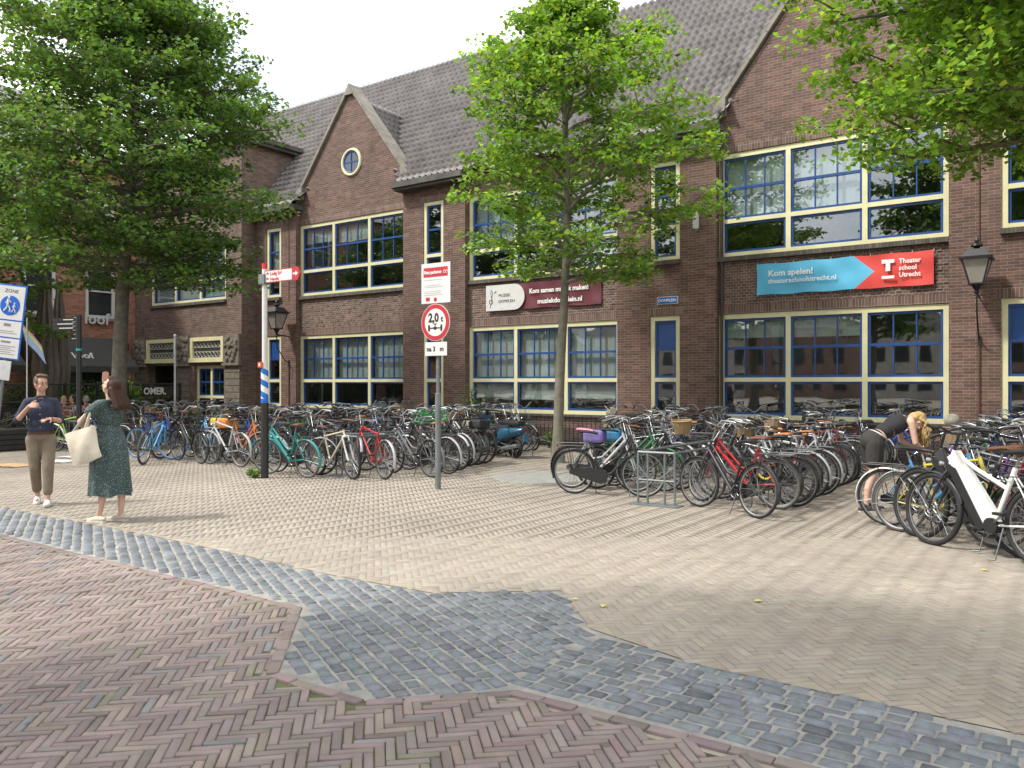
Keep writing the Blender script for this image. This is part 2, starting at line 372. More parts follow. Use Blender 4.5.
# grey setts, rows along the kerb on the right, turned on the left
def setts(rot, xa, xb, seed):
    r2 = np.random.default_rng(seed); c, s = math.cos(rot), math.sin(rot); X, Y, LL, WW = [], [], [], []
    row = -40.
    while row < 40:
        w = .104+r2.normal(0, .006); u = -45+r2.random()*.2
        while u < 45:
            L = float(np.clip(r2.normal(.138, .024), .09, .2)); px = (u+L/2)*c-(row+w/2)*s; py = (u+L/2)*s+(row+w/2)*c
            if xa < px < xb and 2.9 < py < 6:
                if py > lineY(RBL, px)+.055 and py < lineY(CB, px)-.035: X.append(px); Y.append(py); LL.append(L); WW.append(w)
            u += L
        row += w
    return X, Y, LL, WW
A = setts(0, -2.75, 3, 3); B = setts(R(-27), -22, -2.75, 4)
x = np.array(A[0]+B[0]); y = np.array(A[1]+B[1]); a = np.array([0.]*len(A[0])+[R(-27)]*len(B[0]))+rng.normal(0, .035, len(x))
cc = ccol((.135,.15,.165), len(x), .16, .02, (.15,.165,.175), .15)
bricks('sett_paving', x, y, a, np.array(A[2]+B[2]), np.array(A[3]+B[3]), COB, cc, gap=.012, hj=.0025, top=.0, tilt=.02, dome=True)
g = MB(); g.m = 0
pts = [(-22, lineY(RBL,-22))]+[p for p in RBL if -22 < p[0] < 3]+[(3, lineY(RBL,3))]; pt2 = [(3, lineY(CB,3))]+[p for p in CB[::-1] if -22 < p[0] < 3]+[(-22, lineY(CB,-22))]
bm = bmesh.new(); vs = [bm.verts.new((p[0], p[1], -.0095)) for p in pts+pt2]; bm.faces.new(vs); bmesh.ops.triangulate(bm, faces=bm.faces[:]); g.frombm(bm); bm.free()
sm = mat('pale_joint_grit', (.27,.26,.235), .95, var=.25, scale=8, bump=.4)
o = g.build('sett_joint_bed', sm); prop(o, kind='structure')
# beige herringbone of the square
x, y, a = herring(-33, 5, 4.4, 19, .0675, 3, R(45))
z = -.5786*x+.8157*y; lat = .8157*x+.5786*y
DC = G(545, 477)
k = (y > lineY(CB, x)+.04) & (y < 18.94) & (np.abs(lat) < .72*z+1.5) & ((x-DC[0])**2+(y-DC[1])**2 > 1.02**2)
g = MB(); bm = bmesh.new(); vs = [bm.verts.new((q[0], q[1], -.0045)) for q in [(5, lineY(CB,5))]+[(40,18.9)][:0]+[(5,18.94),(-33,18.94),(-33,lineY(CB,-33))]+[q for q in CB if -33 < q[0] < 5]]; bm.faces.new(vs); bmesh.ops.triangulate(bm, faces=bm.faces[:]); g.frombm(bm); bm.free(); prop(g.build('square_joint_bed', gm), kind='structure')
x, y, a = x[k], y[k], a[k]
cc = ccol((.315,.275,.225), len(x), .045, .015)
blot = .5+.5*np.sin(x*.9+1.3*np.sin(y*.7))*np.sin(y*1.1+x*.35); cc = cc*(1-.09*blot[:,None])
zz = -.5786*x+.8157*y; kn = zz < 9
bricks('square_paving', x[kn], y[kn], a[kn], .2025, .0675, PAVE, cc[kn], gap=.006, tilt=.003, hj=.0007, cham=.0018)
bricks('square_paving', x[~kn], y[~kn], a[~kn], .2025, .0675, PAVE, cc[~kn], gap=.0035, near=False, tilt=.0012, hj=.0004)
# round concrete cover set in the paving
t = MB(); t.lathe((DC[0], DC[1], -.01), [(.985,0),(.985,.012),(.96,.014),(0.93,.014)], 48); 
t.lathe((DC[0], DC[1], -.01), [(.9,0),(.9,.014),(.3,.016),(.01,.016)], 48)
prop(t.build('manhole_cover', mat('cover_concrete', (.24,.24,.22), .85, var=.2, scale=5), smooth=False), 'large round grey concrete cover flush in the beige paving', 'ground cover')
# fallen leaves and scraps
for i, ((px, py), w_) in enumerate(zip(((603,607),(758,602),(985,571),(575,600)), ('in the middle of the beige paving', 'right of centre on the beige paving', 'on the sunlit paving below the white bike', 'smallest, left of the others on the beige paving'))):
    X, Y = G(px, py); a = random.random()*6; lv = MB(); k = .7 if i == 3 else 1
    M = Matrix.Translation((X, Y, .008)) @ Matrix.Rotation(a, 4, 'Z') @ Matrix.Scale(k, 4)
    lv.add([(-.04,0,0),(0,-.025,.008),(.045,0,.003),(0,.025,.01)], [(0,1,2,3)], M)
    prop(lv.build('fallen_leaf', mat('yellow_leaf', (.6,.52,.12), .7)), 'fallen yellow leaf '+w_, 'leaf', 'fallen leaves')
# ------------------------------------------------------------------ the brown brick school
YB, YP, YW = 18.95, 18.77, 18.15
EA = 7.75                                     # eaves
SB = thing('school_building', 'long dark brown brick school with cream and blue windows, steep tiled roof and gables', 'building', (-12, 18.95, 0))
def wall_boxes(mb, x0, x1, z0, z1, Y, Yb, holes):
    xs = sorted({x0, x1, *[h[0] for h in holes], *[h[1] for h in holes]}); zs = sorted({z0, z1, *[h[2] for h in holes], *[h[3] for h in holes]})
    for i in range(len(xs)-1):
        run = None
        for j in range(len(zs)-1):
            cx, cz = (xs[i]+xs[i+1])/2, (zs[j]+zs[j+1])/2
            inside = any(h[0] < cx < h[1] and h[2] < cz < h[3] for h in holes)
            if inside:
                if run is not None: mb.box((xs[i], Y, run), (xs[i+1], Yb, zs[j])); run = None
            elif run is None: run = zs[j]
        if run is not None: mb.box((xs[i], Y, run), (xs[i+1], Yb, zs[-1]))
def window(x0, x1, z0, z1, zt, Y, cols, curt=(), blind=(), half=None, fw=.115, panes=(3,2), solid_top=False, sill=True, parent=SB):
    """cream frame x0..x1, z0..z1, transom zt, cols = mullion centres; upper openings hold barred blue sashes"""
    f = MB(); y0, y1 = Y-.005, Y+.13; mw = .055; tw = .05
    f.box((x0, y0, z0), (x0+fw, y1, z1)); f.box((x1-fw, y0, z0), (x1, y1, z1))
    f.box((x0+fw, y0+.001, z1-fw), (x1-fw, y1, z1)); f.box((x0+fw, y0+.001, z0), (x1-fw, y1, z0+fw*.9))
    for c in cols: f.box((c-mw, y0+.002, z0+fw*.9), (c+mw, y1, z1-fw))
    ed = [x0+fw]+[q for c in cols for q in (c-mw, c+mw)]+[x1-fw]
    for i in range(0, len(ed), 2): f.box((ed[i], y0+.004, zt-tw), (ed[i+1], y1, zt+tw))
    w = f.build('window', CREAM, parent)
    if sill:
        s = MB(); s.box((x0-.02, Y-.13, z0-.11), (x1+.02, y0+.02, z0-.004)); s.build('sill', SILLB, w)
    gl = MB(); bw = .055
    for i in range(0, len(ed), 2):
        a, b = ed[i], ed[i+1]
        for (c, d, bars) in ((z0+fw*.9, zt-tw, False), (zt+tw, z1-fw, True)):
            s = MB(); Y0, Y1 = Y+.035, Y+.095
            s.box((a, Y0, c), (a+bw, Y1, d)); s.box((b-bw, Y0, c), (b, Y1, d)); s.box((a+bw, Y0, c), (b-bw, Y1, c+bw)); s.box((a+bw, Y0, d-bw), (b-bw, Y1, d))
            if bars:
                for k in range(1, panes[0]):
                    q = a+bw+(b-a-2*bw)*k/panes[0]; s.box((q-.014, Y0+.008, c+bw), (q+.014, Y1-.01, d-bw))
                q = (c+d)/2; s.box((a+bw, Y0-.012, q-.03), (b-bw, Y1-.004, q+.03))
                if solid_top: s.box((a+bw, Y0+.03, q+.03), (b-bw, Y1-.02, d-bw))
            s.build('sash', BLUE if not solid_top else [BLUE], w)
            if not (bars and solid_top): gl.box((a+bw, Y+.068, c+bw), (b-bw, Y+.074, d-bw))
            else: gl.box((a+bw, Y+.068, c+bw), (b-bw, Y+.074, (c+d)/2-.03))
    gl.build('pane', GLASS, w)
    for k in curt:
        a, b = ed[2*k], ed[2*k+1]; c = MB(); n = 40; r = [(a+(b-a)*i/n, Y+.2+.007*math.sin(i*1.9+k)+.006*math.sin(i*.7)) for i in range(n+1)]
        c.add([(x, y, zt+.02) for x, y in r]+[(x, y, z1-.05) for x, y in r], [(i, i+1, i+n+2, i+n+1) for i in range(n)]); c.build('curtain', CURT, w, smooth=True)
    for (k, top, bot) in blind:
        a, b = ed[2*k], ed[2*k+1]; c = MB(); c.box((a+.03, Y+.16, bot), (b-.03, Y+.17, top)); c.build('blind', BLIND, w)
    return w
# --- openings
BAYS = {'L':(-22.6,-17.51), 'M':(-15.02,-9.96), 'R':(-7.29,-2.31), 'S':(.36,5.4), 'T':(7.9, 12.9)}
PIERS = [(-24.81,-22.6,-24.2), (-17.51,-15.02,-16.66), (-9.96,-7.29,-9.02), (-2.31,.36,-1.38), (5.4,7.9,6.2)]
for k, (a, b) in BAYS.items():
    wl = MB(); wall_boxes(wl, a, b, 0, EA, YB, YB+.35, [(a+.001, b-.001, .86, 3.38), (a+.001, b-.001, 4.75, 7.25)]); wl.build('wall', BRICK, SB)
for (a, b, nx) in PIERS:
    wp = MB(); wall_boxes(wp, a, b, 0, EA, YP, YB+.35, [(nx, nx+.8, .88, 3.4), (nx, nx+.8, 4.78, 7.27)]); wp.build('pier', BRICK, SB)
# soldier courses and woven panels, a few millimetres proud
for k, (a, b) in BAYS.items():
    wv = MB(); [MB().box((a+.02, YB-.008, z), (b-.02, YB-.001, z+.2)).build('soldier_course', SOLDIER, SB) for z in (3.385, 7.255)]
    wv.box((a+.02, YB-.006, 3.59), (b-.02, YB-.001, 4.62))
    n_ = int((b-a)/.26); rr = random.Random(3)
    for i in range(n_):                     # relief of projecting headers
        for j in range(7):
            if (i+j*2) % 3 == 0: wv.box((a+.06+i*.26, YB-.02, 3.68+j*.132), (a+.06+i*.26+.1, YB-.007, 3.68+j*.132+.055))
            elif (i+j) % 3 == 1: wv.box((a+.06+i*.26, YB-.016, 3.66+j*.132), (a+.06+i*.26+.2, YB-.007, 3.66+j*.132+.05))
    wv.build('relief_panel', WEAVE, SB)
for (a, b, nx) in PIERS:
    for z in (3.405, 7.275): MB().box((nx-.1, YP-.007, z), (nx+.9, YP-.001, z+.2)).build('soldier_course', SOLDIER, SB)
pl = MB(); pl.box((-24.8, YP-.05, 0), (6, YP-.002, .5)); pl.build('plinth', brick_mat('plinth_brick', (.06,.04,.035), (.04,.03,.027), (.1,.085,.075)), SB)
# windows
def cols3(a, b): w = (b-a)/3; return [a+w*1.0+.0, a+w*2-.0]
for k, (a, b) in BAYS.items():
    kw_u = {'R': dict(curt=(0,1)), 'L': dict(blind=((0,7.1,6.6),(1,7.1,6.5))), 'M': dict(), 'S': dict(curt=(1,)), 'T': {}}[k]
    kw_l = {'R': dict(blind=((0,3.3,2.8),(1,3.3,2.78))), 'M': dict(curt=(0,1,2), blind=((0,1.7,1.3),(1,1.7,1.25),(2,1.7,1.3))), 'L': dict(curt=(0,1,2)), 'S': {}, 'T': {}}[k]
    if k == 'M': kw_u = dict(curt=(0,), blind=((1,7.1,5.9),(2,5.5,5.0)))
    window(a+.01, b-.01, .865, 3.375, 1.80, YB+.03, cols3(a, b), sill=False, **kw_l)
    window(a+.01, b-.01, 4.755, 7.245, 5.62, YB+.03, cols3(a, b), **kw_u)
for (a, b, nx) in PIERS:
    window(nx, nx+.8, .885, 3.395, 1.80, YP+.03, [], panes=(1,2), solid_top=True, sill=False, fw=.11)
    window(nx, nx+.8, 4.785, 7.265, 5.62, YP+.03, [], panes=(1,2), fw=.11, blind=((0,7.2,5.7),) if nx < -24 else ())
# low concrete sill under the ground floor windows
for k, (a, b) in BAYS.items(): MB().box((a+.02, YB-.06, .80), (b-.02, YB+.02, .858)).build('window_ledge', DSTONE, SB)
# interior
it = MB()
it.box((-31.5, 23.3, 0), (13, 23.5, EA)); it.box((-31.5, YB+.36, 4.0), (13, 23.3, 4.35)); it.box((-31.5, YB+.36, 7.6), (13, 23.3, 7.7)); it.box((-31.5, YB+.36, .1), (13, 23.3, .2))
for x in (-24.7,-16.2,-8.6,-.9, 6.6, 13): it.box((x, YB+.36, .2), (x+.1, 23.3, 3.99)); it.box((x, YB+.36, 4.36), (x+.1, 23.3, 7.59))
it.build('interior', INTER, SB)
fu = MB()
for i in range(26):                       # tables, cupboards and chairs glimpsed behind the glass
    x = -24+i*1.35+random.random()*.4; z0 = .2 if i % 2 else 4.36; y = 20.2+random.random()*1.6; hh = random.choice((.75,.75,1.7,1.1))
    if hh < 1: fu.box((x, y, z0+.7), (x+1.1, y+.6, z0+.74)); [fu.box((x+dx, y+dy, z0), (x+dx+.04, y+dy+.04, z0+.7)) for dx in (0,1.06) for dy in (0,.56)]
    else: fu.box((x, y+.5, z0), (x+.9, y+.95, z0+hh))
fu.build('furniture', mat('furniture_wood', (.16,.11,.07), .5, var=.3), SB)
# gables
GAB = [(-22.6,-17.51), (-7.29,-2.31), (7.9,12.9)]
for (a, b) in GAB:
    gb = MB(); cpg = MB(); c = (a+b)/2; ap = 11.45; gb.prism([(a,EA),(b,EA),(b,8.25),(c,ap),(a,8.25)], YB, YB+.35)
    for sgn, e in ((-1,a),(1,b)):        # coping stones, stepped as separate blocks
        n_ = 6; o_ = .08
        p = Vector((e+sgn*.04, 8.27)); q = Vector((c, ap+.1)); d = q-p; nr = Vector((-d.y, d.x)).normalized()*(.09 if sgn > 0 else -.09)
        for i in range(n_):
            u = p+d*(i/n_+.0015); v = p+d*((i+1)/n_-.0015); cpg.prism([tuple(u), tuple(v), tuple(v-nr*1.), tuple(u-nr*1.)], YB-.09, YB+.44)
        cpg.prism([(e+sgn*.1, 8.0), (e+sgn*.1, 8.42), (e-sgn*.2, 8.62), (e-sgn*.2, 8.15)], YB-.11, YB+.45)
    cpg.prism([(c-.2,ap-.12),(c+.2,ap-.12),(c,ap+.26)], YB-.11, YB+.46)
    gb.build('gable', BRICK, SB); cpg.build('coping', STONE, SB)
# round window of the left gable
for (a, b) in GAB[:1]:
    c = (a+b)/2+.05; z = 9.09
    ow = MB(); ow.torus((c, YB-.01, z), .42, .055, 40, 6, 'y'); w = ow.build('round_window', CREAM, SB, smooth=True)
    s = MB(); s.torus((c, YB-.008, z), .345, .03, 36, 5, 'y'); s.box((c-.33, YB-.03, z-.014), (c+.33, YB-.006, z+.014)); s.box((c-.014, YB-.032, z-.33), (c+.014, YB-.008, z+.33)); s.build('sash', BLUE, w)
    s = MB(); M = Matrix.Translation((c, YB-.004, z)) @ Matrix.Rotation(R(90), 4, 'X'); s.lathe((0,0,0), [(.33,0),(.33,.005),(.01,.005)], 32, M=M); s.build('pane', mat('dark_pane', (.02,.035,.05), .05, spec=1.), w)
# cornices above the piers
for (a, b, nx) in PIERS:
    cn = MB(); cn.box((a-.1, YP-.34, EA-.06), (b+.1, YP+.4, EA+.02)); cn.box((a-.16, YP-.42, EA+.02), (b+.16, YP+.3, EA+.17)); cn.box((a-.1, YP-.38, EA+.17), (b+.1, YP+.2, EA+.21))
    cn.build('cornice', DSTONE, SB)
for k in ('M','S'): a, b = BAYS[k]; MB().box((a, YB, EA), (b, YB+.35, EA+.42)).build('parapet_wall', BRICK, SB); MB().box((a-.05, YB-.2, EA+.42), (b+.05, YB+.3, EA+.56)).build('gutter', DSTONE, SB)
# tiled roofs: rolled profile across, a step at every course
def tiles(name, o, ud, vd, W, Hh, clip=None, tw=.245, th=.335, sub=6, parent=SB):
    o = np.array(o, float); ud = np.array(ud, float); vd = np.array(vd, float); ud /= np.linalg.norm(ud); vd /= np.linalg.norm(vd); nd = np.cross(ud, vd)
    nu = int(W/tw*sub); nc = int(Hh/th)+1; us = np.arange(nu+1)*tw/sub
    ph = (np.arange(nu+1) % sub)/sub; wave = .048*np.where(ph < .5, np.sin(ph*2*math.pi)*1.2, np.sin(ph*2*math.pi)*.5)
    vs, hs = [], []
    for c in range(nc): vs += [c*th, (c+1)*th]; hs += [.085, .004]
    vs, hs = np.array(vs), np.array(hs)
    P = o+us[None,:,None]*ud+vs[:,None,None]*vd+(hs[:,None]+wave[None,:])[...,None]*nd
    P = P+rng.normal(0, .0025, P.shape)
    m = nu+1; I, J = np.meshgrid(np.arange(len(vs)-1), np.arange(nu), indexing='ij'); A_ = (I*m+J).ravel()
    Fc = np.stack([A_, A_+1, A_+m+1, A_+m], 1); V = P.reshape(-1,3)
    if clip is not None:
        c = V[Fc].mean(1); Fc = Fc[clip(c)]
    used, inv = np.unique(Fc, return_inverse=True); Fc = inv.reshape(-1,4)
    return np_mesh(name, V[used], Fc, TILE, parent)
RS = (13.8-7.95)/(23.5-18.6); RL = math.hypot(4.9, 5.85)
def crossz(x, c): return 11.3-abs(x-c)*1.34
def clip_main(c):
    k = np.ones(len(c), bool)
    for a, b in GAB:
        cx = (a+b)/2; k &= ~((crossz(c[:,0], cx) > c[:,2]+.02) & (np.abs(c[:,0]-cx) < 2.65) )
    k &= ~((c[:,0] < -24.8) & (c[:,2] < 10.6))
    return k
tiles('roof', (-31.8, 18.55, 7.93), (1,0,0), (0,4.9,5.85), 46, RL-.1, clip_main)
for (a, b) in GAB:
    cx = (a+b)/2; L_ = 3.4
    def cl(c, cx=cx): return (c[:,2] > 7.95+(c[:,1]-18.6)*RS-.05)
    sl_ = 1.34; hh = math.hypot(2.55, 2.55*sl_)
    tiles('gable_roof', (cx-2.6, YB+.3+3.4, 11.3-2.6*sl_), (0,-1,0), (1,0,sl_), 3.4, hh, cl)
    tiles('gable_roof', (cx+2.6, YB+.3, 11.3-2.6*sl_), (0,1,0), (-1,0,sl_), 3.4, hh, cl)
bk = MB(); bk.add([(-31.8,23.5,13.75),(14.2,23.5,13.75),(14.2,28.4,7.9),(-31.8,28.4,7.9)], [(0,1,2,3)]); bk.add([(-31.8,18.65,7.9),(-31.8,28.4,7.9),(-31.8,23.5,13.7)], [(0,1,2)]); bk.add([(14.2,18.65,7.9),(14.2,28.4,7.9),(14.2,23.5,13.7)], [(0,1,2)])
bk.box((-31.8,23.6,0),(14.2,28.4,7.9)); bk.build('rear_roof', TILE, SB)
rd = MB(); rd.box((-31.9, 23.36, 13.72), (14.3, 23.7, 13.9)); rd.tube([(-31.9,23.5,13.93),(14.3,23.5,13.93)], .07, 8)
rd.build('ridge_flashing', ZINC, SB)
# downpipes at the recess corners
for x in (-17.38, -7.19, .48):
    d = MB(); d.tube([(x, YB-.05, .4),(x, YB-.05, EA-.1)], .04, 8); d.build('downpipe', mat('old_pipe', (.05,.035,.028), .6), SB)
# --- projecting wing on the left
wg = MB(); WX0, WX1 = -31.83, -24.81
wall_boxes(wg, WX0, WX1, 0, 10.4, YW, YW+.35, [(-30.65,-25.73,4.8,7.22), (-30.92,-28.83,2.54,3.44), (-27.9,-25.82,2.54,3.44), (-30.92,-28.83,0.0,2.4), (-27.7,-25.85,.35,2.4)])
wg.box((WX1-.35, YW+.35, 0), (WX1, 21.2, 10.4)); wg.box((WX0, YW+.35, 0), (WX0+.35, 28, 10.4)); wg.box((WX0+.35, YW+.36, 10.1), (WX1-.35, 21.2, 10.3))
wg.build('wing_wall', BRICKW, SB)
wc = MB(); wc.box((WX0-.2, YW-.25, 10.4), (WX1+.25, 21.4, 10.52)); wc.box((WX0-.3, YW-.35, 10.52), (WX1+.35, 21.5, 10.68)); wc.build('wing_cornice', DSTONE, SB)
window(-30.65, -25.73, 4.8, 7.22, 5.62, YW+.05, cols3(-30.65,-25.73), curt=(2,), blind=((0,5.55,4.9),(1,5.55,4.9),(2,5.55,4.9)))
window(-27.7, -25.85, .36, 2.38, 1.2, YW+.12, [-26.78], panes=(2,2), sill=False)
for (a, b) in ((-30.92,-28.83), (-27.9,-25.82)):
    f = MB(); f.box((a,YW-.06,2.54),(a+.16,YW+.1,3.44)); f.box((b-.16,YW-.06,2.54),(b,YW+.1,3.44)); f.box((a+.16,YW-.055,3.3),(b-.16,YW+.1,3.44)); f.box((a-.04,YW-.09,2.5),(b+.04,YW+.1,2.66))
    w = f.build('leaded_window', CREAM, SB)
    l_ = MB(); l_.box((a+.16,YW+.02,2.66),(b-.16,YW+.03,3.3)); l_.build('pane', mat('leaded_glass', (.05,.055,.055), .15, spec=.8), w)
    l_ = MB(); n_ = 8
    for i in range(n_):
        for z in (2.79, 3.17): l_.torus((a+.27+(b-a-.54)*i/(n_-1), YW+.012, z), .085, .014, 10, 4, 'y')
    for z in (2.67,2.9,3.06,3.28): l_.box((a+.17,YW+.0,z-.012),(b-.17,YW+.018,z+.012))
    l_.build('lead_tracery', mat('pale_lead', (.4,.39,.33), .6), w)
rr = random.Random(5)
for (a, b) in ((-31.8,-30.98), (-28.78,-27.95), (-25.77,-24.85)):   # carved stone blocks between the small windows
    sb_ = MB(); sb_.box((a, YW-.1, 2.42), (b, YW-.002, 3.5)); sb_.box((a-.03, YW-.14, 2.36), (b+.03, YW-.003, 2.45))
    for i in range(26):
        x = a+.1+rr.random()*(b-a-.2); z = 2.55+rr.random()*.85; r_ = .05+rr.random()*.08; sb_.ell((x, YW-.1, z), (r_, .07, r_*1.2), 8, 6)
    for i in range(9): sb_.box((a+.02, YW-.045-(i%2)*.01, .2+i*.24), (b-.02, YW-.003, .2+i*.24+.22))
    sb_.build('carved_block', CARVE, SB)
dr = MB(); dr.box((-30.92, YW+.9, 0.02), (-28.83, YW+1.0, 2.4)); dr.box((-30.92, YW+.35,0),(-30.9,YW+.9,2.4)); dr.build('entrance_door', mat('dark_oak', (.03,.022,.016), .5, var=.3), SB)
# ------------------------------------------------------------------ things fixed to the facade
def hang(name, label, cat, loc): return thing(name, label, cat, loc)
# theatre school banner
def wavy(mb, x0, x1, z0, z1, Y, clipx=None):
    n, m = 60, 8; V, Fc = [], []
    for j in range(m+1):
        for i in range(n+1):
            u = i/n; w = j/m; x = x0+(x1-x0)*u
            if clipx: x = clipx(u, w)
            sag = .012*math.sin((x*5.2))+.01*math.sin(x*9+w*5)+.008*math.sin(x*3.1-w*7)
            V.append((x, Y-.015+sag, z0+(z1-z0)*w+.008*math.sin(x*7)*(1 if j in (0,m) else 0)))
    for j in range(m):
        for i in range(n): a = j*(n+1)+i; Fc.append((a, a+1, a+n+2, a+n+1))
    mb.add(V, Fc)
bt = thing('theatre_school_banner', 'blue and red banner reading Kom spelen! hung under the large right window', 'banner', (-4.5, YB-.06, 3.77))
BX0, BX1, BXM = -6.32, -2.6, -4.17; Z0, Z1 = 3.78, 4.5
bl = MB(); wavy(bl, 0, 0, Z0, Z1, YB-.06, lambda u, w: BX0+(BXM+ (.42*(1-abs(2*w-1))) -BX0)*u)
bl.build('blue_cloth', mat('banner_cyan', (.10,.45,.68), .55, var=.06, scale=2), bt, smooth=True)
rd_ = MB(); wavy(rd_, 0, 0, Z0, Z1, YB-.06, lambda u, w: (BXM+.42*(1-abs(2*w-1)))+(BX1-(BXM+.42*(1-abs(2*w-1))))*u)
rd_.build('red_cloth', mat('banner_red', (.66,.065,.055), .55, var=.08, scale=2), bt, smooth=True)
wm = mat('lettering_white', (.82,.82,.8), .6, var=.02)
yt = YB-.115
t = text_mb('Kom spelen!', .2, frameM((-6.05, yt, 4.2), (1,0,0)), bold=.004); t.build('lettering', wm, bt)
t = text_mb('theaterschoolutrecht.nl', .16, frameM((-6.05, yt, 4.03), (1,0,0)), bold=.0015); t.build('lettering', wm, bt)
for i, q in enumerate(('Theater','school','Utrecht')): text_mb(q, .145, frameM((-3.26, yt, 4.27-i*.145), (1,0,0)), bold=.003, sx=.9).build('lettering', wm, bt)
t = MB(); t.box((-3.6,yt-.002,4.29),(-3.35,yt+.002,4.37)); t.box((-3.52,yt-.003,4.12),(-3.43,yt+.001,4.29)); t.box((-3.6,yt-.002,3.96),(-3.35,yt+.002,4.02)); t.build('emblem', wm, bt)
bo = MB(); [bo.tube([(BX0+(BX1-BX0)*i/9, YB-.06, Z1-.02),(BX0+(BX1-BX0)*i/9, YB-.01, Z1+.05)], .006, 5) for i in range(10)]; [bo.tube([(BX0+(BX1-BX0)*i/9, YB-.06, Z0+.02),(BX0+(BX1-BX0)*i/9, YB-.01, Z0-.04)], .006, 5) for i in range(10)]
bo.build('tie', WHITE, bt)
# music banner
b2 = thing('music_banner', 'dark red banner with white rounded end panel reading Kom samen muziek maken!', 'banner', (-12.4, YB-.06, 3.8))
m2 = MB(); wavy(m2, -13.35, -10.5, 3.82, 4.54, YB-.05); m2.build('maroon_cloth', mat('banner_maroon', (.12,.022,.035), .6, var=.08), b2, smooth=True)
w2 = MB(); c_ = (-13.3, 4.18); arc = [(c_[0]+.36*math.cos(a_), c_[1]+.37*math.sin(a_)) for a_ in np.linspace(-math.pi/2, math.pi/2, 16)]
w2.prism([(-14.3,4.55),(-14.3,3.81)]+arc, YB-.1, YB-.085); w2.build('white_panel', WHITE, b2)
text_mb('Kom samen muziek maken!', .185, frameM((-12.78, YB-.1, 4.24), (1,0,0)), bold=.005, sx=.93).build('lettering', wm, b2)
text_mb('muziekdomplein.nl', .185, frameM((-12.5, YB-.1, 3.94), (1,0,0)), bold=.005, sx=1.03).build('lettering', wm, b2)
ink = mat('ink', (.05,.05,.06), .6)
text_mb('MUZIEK', .12, frameM((-13.85, YB-.104, 4.2), (1,0,0))).build('lettering', ink, b2); text_mb('DOMPLEIN', .12, frameM((-13.85, YB-.104, 4.03), (1,0,0))).build('lettering', ink, b2)
nt_ = MB(); nt_.torus((-14.12, YB-.104, 4.07), .06, .008, 16, 4, 'y'); nt_.tube([(-14.15,YB-.104,3.9),(-14.1,YB-.104,4.1),(-14.06,YB-.104,4.35),(-14.1,YB-.104,4.42),(-14.13,YB-.104,4.33),(-14.1,YB-.104,4.2),(-14.05,YB-.104,4.05)], .007, 5); nt_.tube([(-14.0,YB-.104,4.32),(-13.93,YB-.104,4.37)], .01, 5); nt_.build('emblem', ink, b2)
# street name
sn = thing('street_name_plate', 'small blue street name plate reading DOMPLEIN on the brick pier', 'street sign', (-8.54, YP, 3.69))
p_ = MB(); p_.box((-8.82,YP-.025,3.69),(-8.26,YP-.002,3.88)); p_.build('plate', WHITE, sn); p_ = MB(); p_.box((-8.805,YP-.03,3.705),(-8.275,YP-.026,3.865)); p_.build('plate_face', SBLUE, sn)
text_mb('DOMPLEIN', .1, frameM((-8.54, YP-.033, 3.75), (1,0,0)), align='CENTER', bold=.002).build('lettering', wm, sn)
# wall light
wf = thing('wall_light', 'narrow upright white wall light on the brick pier left of the upper right window', 'wall light', (-7.77, YP, 5.45))
p_ = MB(); p_.bbox((-7.84,YP-.1,5.48),(-7.70,YP-.02,5.88), .012); p_.build('cover', LGREY, wf, smooth=True); p_ = MB(); p_.box((-7.82,YP-.02,5.44),(-7.72,YP-.002,5.92)); p_.build('bracket', STEEL, wf)
